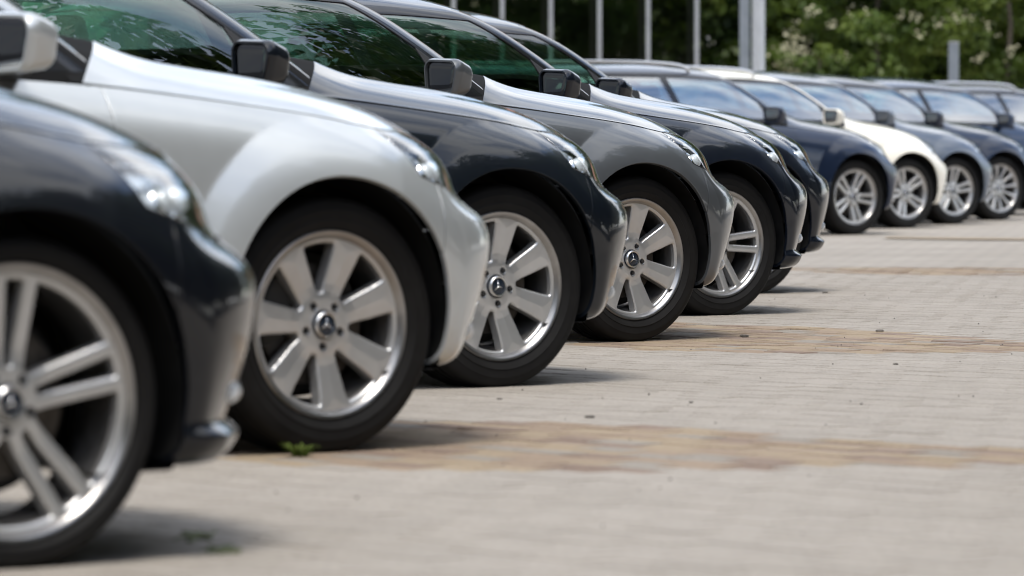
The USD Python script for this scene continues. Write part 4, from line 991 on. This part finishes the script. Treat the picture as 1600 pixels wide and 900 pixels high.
def trunk(h, r0, seed, rad):
    r = np.random.default_rng(seed); parts = []
    zz = np.linspace(0, h, 9); w = np.cumsum(r.normal(0, .035, (9, 2)), 0)
    p = np.column_stack([w, zz]); parts.append(tube(p, np.linspace(r0, r0 * .35, 9), 12))
    for k in range(6):
        i = 3 + k % 5; a = r.uniform(0, 6.28); e = p[i] + np.array([math.cos(a) * rad * .6, math.sin(a) * rad * .6, rad * .45]); m_ = (p[i] + e) / 2 + [0, 0, .12]
        parts.append(tube(np.array([p[i], m_, e]), np.array([r0 * .4, r0 * .28, r0 * .1]), 7))
    return trimesh.util.concatenate(parts)
CROWN = [crown(21000, 2.9, 3.4, 3.0, 21, .098, 64), crown(21000, 2.7, 3.6, 3.2, 22, .10, 64), crown(19000, 3.0, 3.2, 2.9, 23, .095, 64)]
TRUNK = [trunk(5.2, .16, 31, 2.9), trunk(5.6, .15, 32, 2.7), trunk(5.0, .17, 33, 3.0)]
first_tree = {}
def tree(x, y, kind, leaf, scale, rz, label=None, group=None, name='tree'):
    p = xform('/World', name, (x, y, 0), rz, (scale, scale, scale), label=label, category='tree', group=group)
    key = (kind, leaf)
    if key in first_tree: reference(p, first_tree[key]); return
    first_tree[key] = p
    put(p, 'trunk', TRUNK[kind], bark); put(p, 'crown', CROWN[kind], LEAF[leaf])
for i, (x, y, k, lf, s, rz) in enumerate([(-3.2, 75, 0, 0, 1.05, 10), (-.4, 74.5, 1, 0, 1.0, 80), (2.0, 76.5, 2, 0, 1.0, 140)]):
    tree(x, y, k, lf, s, rz, ['dark leafy tree behind the glass screen at its left part', 'dark leafy tree behind the middle of the glass screen', 'dark leafy tree behind the right part of the glass screen'][i])
for i, (x, y, k, lf, s, rz) in enumerate([(4.9, 76, 0, 1, 1.15, 200), (7.0, 77.5, 1, 1, 1.2, 20), (9.3, 76.5, 2, 1, 1.15, 250), (6.6, 80.5, 2, 0, .9, 60), (10.4, 80.5, 0, 0, 1.0, 110)]):
    tree(x, y, k, lf, s, rz, ['fresh green tree just right of the thick steel post', 'fresh green tree left of the short square post', 'fresh green tree at the right edge behind the last cars', 'darker tree standing farther back right of the steel post', 'darker tree standing farther back beyond the short post'][i])
# cream spots: flowers on the shrub, sky gaps painted on the young trees
bloom_sky_mat = noisy('bloom_sky_cream', (.38, .36, .22), (.50, .47, .31), 20, .8)
def blossom(spots, n, size, seed):
    r = np.random.default_rng(seed); C = np.array(spots); k = r.integers(0, len(C), n)
    o = r.normal(size=(n, 3)); o /= np.linalg.norm(o, axis=1, keepdims=True); P = C[k, :3] + (r.normal(0, .62, (n, 3)) + r.normal(0, .9, (len(C), 9, 3))[k, r.integers(0, 9, n)]) * C[k, 3][:, None] * [1.1, .7, .9]
    nrm = o + r.normal(0, .4, (n, 3)) + [0, -.3, .4]; nrm /= np.linalg.norm(nrm, axis=1, keepdims=True); a = np.cross(nrm, r.normal(size=(n, 3))); a /= np.linalg.norm(a, axis=1, keepdims=True); b = np.cross(nrm, a); q = size * r.uniform(.6, 1.2, n)[:, None]
    V = np.stack([P - a * q, P + b * q, P + a * q, P - b * q], 1).reshape(-1, 3); i = np.arange(n)[:, None] * 4
    return TM(V, np.vstack([i + [0, 2, 1], i + [0, 3, 2]]), np.repeat(nrm, 4, 0))
def at_depth(px, py, y): return ((px - 800) * y / 8000, y, CAM_H + (217 - py) * y / 8000)
sh = xform('/World', 'flowering_shrub', (3.98, 71.0, 0), label='shrub with cream flowers standing right beside the thick steel post', category='shrub')
put(sh, 'stems', trimesh.util.concatenate([tube(np.array([(0, 0, 0), (dx * .5, dy * .5, .9), (dx, dy, 1.9)]), np.array([.03, .022, .01]), 7) for dx, dy in ((-.25, .1), (.05, -.1), (.3, .1), (-.05, .25))]), bark)
_sc = crown(2600, .62, 1.35, .9, 61, .05, 30, .2); put(sh, 'foliage', _sc, LEAF[1])
_bl = [at_depth(*p, 70.7) for p in [(1236, 62), (1228, 78), (1246, 84), (1234, 98), (1250, 104), (1224, 100), (1240, 112)]]
put(sh, 'blossom', blossom([(x - 3.98, y - 71.0, z, r_) for (x, y, z), r_ in zip(_bl, (.07, .09, .08, .10, .07, .05, .09))], 300, .028, 62), bloom_sky_mat)
sh2 = xform('/World', 'flowering_tree', (5.2, 72.6, 0), label='slender young tree with scattered cream spots painting sky gaps left of the short square post', category='tree')
put(sh2, 'trunk', tube(np.array([(0, 0, 0), (.04, 0, 1.2), (-.05, .05, 2.4), (.1, 0, 3.9)]), np.array([.055, .045, .03, .012]), 9), bark)
put(sh2, 'crown', crown(5200, 1.45, 2.5, 1.3, 63, .07, 40, .9), LEAF[1])
_b2 = [at_depth(*p, 71.3) for p in [(1262, 22), (1275, 14), (1250, 30), (1342, 10), (1356, 18), (1260, 64), (1318, 92), (1300, 40), (1400, 30), (1290, 88), (1375, 60)]]
put(sh2, 'blossom', blossom([(x - 5.2, y - 72.6, z, r_) for (x, y, z), r_ in zip(_b2, (.07, .06, .05, .08, .05, .04, .06, .035, .06, .05, .03))], 110, .024, 64), bloom_sky_mat)  # cream quads stand for bright sky between the leaves
sh3 = xform('/World', 'flowering_tree', (7.0, 72.4, 0), label='young tree with cream spots painting sky gaps right above the short square post', category='tree')
put(sh3, 'trunk', tube(np.array([(0, 0, 0), (-.04, 0, 1.2), (.05, .05, 2.4), (-.1, 0, 3.9)]), np.array([.055, .045, .03, .012]), 9), bark)
put(sh3, 'crown', crown(5200, 1.35, 2.6, 1.3, 65, .07, 40, .9), LEAF[1])
_b3 = [at_depth(*p, 71.2) for p in [(1420, 22), (1432, 28), (1490, 26), (1504, 30), (1516, 27), (1542, 36), (1546, 46), (1440, 52), (1580, 82), (1530, 88), (1470, 34)]]
put(sh3, 'blossom', blossom([(x - 7.0, y - 72.4, z, r_) for (x, y, z), r_ in zip(_b3, (.06, .05, .05, .06, .05, .05, .05, .04, .05, .04, .04))], 110, .024, 66), bloom_sky_mat)  # bright sky gaps put in as cream quads here too
# loose grit on the paving
gr_ = np.random.default_rng(91); _g = []
for _ in range(120):
    y = gr_.uniform(10, 30); x = gr_.uniform(-.06, .105) * y; q = trimesh.creation.icosphere(0, gr_.uniform(.0012, .0042)); q.vertices *= gr_.uniform(.6, 1.3, 3); q.apply_translation((x, y, .002)); _g.append(q)
put('/World', 'grit', as_tm(trimesh.util.concatenate(_g), 30), stone, label='loose grit scattered over the paving', category='grit', kind='stuff')
# unseen tree belts, added and sized to darken reflections in glass and paint
belt = UsdGeom.PointInstancer.Define(stage, '/World/tree_belt')
data(belt.GetPrim(), label='unseen belt of tall trees added round the car park to darken reflections', category='trees', kind='stuff')
bp_ = []
for k in range(3):
    q = xform('/World/tree_belt', 'belt_tree'); put(q, 'trunk', TRUNK[k], bark); put(q, 'crown', CROWN[k], LEAF[0]); bp_.append(q)
belt.CreatePrototypesRel().SetTargets([Sdf.Path(q) for q in bp_])
BT = []
rb_ = np.random.default_rng(77)
for y in np.arange(-14, 33, 4.2): BT.append((15.5 + rb_.uniform(-1, 1), y, 2.05 + rb_.uniform(-.2, .35))); BT.append((21 + rb_.uniform(-1, 1), y + 2, 2.75 + rb_.uniform(-.3, .4)))
for x in np.arange(-14, 14, 4.2): BT.append((x, -17 + rb_.uniform(-1, 1), 2.1 + rb_.uniform(-.2, .4)))
for x in np.arange(-42, 48, 6.5): BT.append((x, 112 + rb_.uniform(-2, 2), 3.2 + rb_.uniform(-.4, .5)))
for y in np.arange(-10, 60, 5.0): BT.append((-17 + rb_.uniform(-1, 1), y, 2.0 + rb_.uniform(-.2, .4)))
belt.CreatePositionsAttr([Gf.Vec3f(x, y, 0) for x, y, _ in BT]); belt.CreateScalesAttr([Gf.Vec3f(k, k, k) for *_, k in BT])
belt.CreateProtoIndicesAttr([i % 3 for i in range(len(BT))])
belt.CreateOrientationsAttr([Gf.Quath(math.cos(i * .9), 0, 0, math.sin(i * .9)) for i in range(len(BT))])
# low hedge mass at the back and a pale house behind the trees
def hedge(n, seed, size):
    r = np.random.default_rng(seed); P = r.uniform([-13, -1.0, .05], [16, 1.0, 2.1], (n, 3)); keep = meshkit.fbm(P * [.55, .5, .9], 3, 5) > .49; P = P[keep]; n = len(P)
    nrm = r.normal(0, .7, (n, 3)) + [0, -.4, .5]; nrm /= np.linalg.norm(nrm, axis=1, keepdims=True); a = np.cross(nrm, r.normal(size=(n, 3))); a /= np.linalg.norm(a, axis=1, keepdims=True); b = np.cross(nrm, a); s = size * r.uniform(.6, 1.3, n)[:, None]
    V = np.stack([P - a * s, P + b * s * .5, P + a * s, P - b * s * .5], 1).reshape(-1, 3); i = np.arange(n)[:, None] * 4
    return TM(V, np.vstack([i + [0, 2, 1], i + [0, 3, 2]]), np.repeat(nrm, 4, 0))
hm = hedge(34000, 41, .10)
put('/World', 'undergrowth', TM(hm.v + [0, 83.5, 0], hm.f, hm.n), LEAF[0], label='dense dark undergrowth filling the gaps between the trees', category='hedge', kind='stuff')
cream = noisy('cream_render', (.60, .55, .45), (.68, .63, .53), 2, .9)
hs_ = xform('/World', 'house', (3.0, 97, 0), label='pale cream house wall glimpsed through gaps in the trees', category='building')
put(hs_, 'wall', rbox((34, 8, 6.0), .02, (0, 4, 3.0)), cream)
roof_m = noisy('roof_tile', (.20, .09, .06), (.28, .13, .09), 5, .85)
put(hs_, 'roof', trimesh.Trimesh([(-17.6, -.6, 6), (17.6, -.6, 6), (17.6, 8.6, 6), (-17.6, 8.6, 6), (-17, 4, 9.2), (17, 4, 9.2)], [(0, 1, 5), (0, 5, 4), (1, 2, 5), (2, 3, 4), (2, 4, 5), (3, 0, 4), (0, 3, 2), (0, 2, 1)], process=False), roof_m)
for x in (-10, -5, 0, 5, 10):
    w = xform(hs_, 'window'); put(w, 'frame', rbox((1.5, .10, 1.5), .02, (x, -.03, 3.4)), 'plate'); put(w, 'pane', rbox((1.3, .02, 1.3), .004, (x, -.085, 3.4)), 'gloss_black')
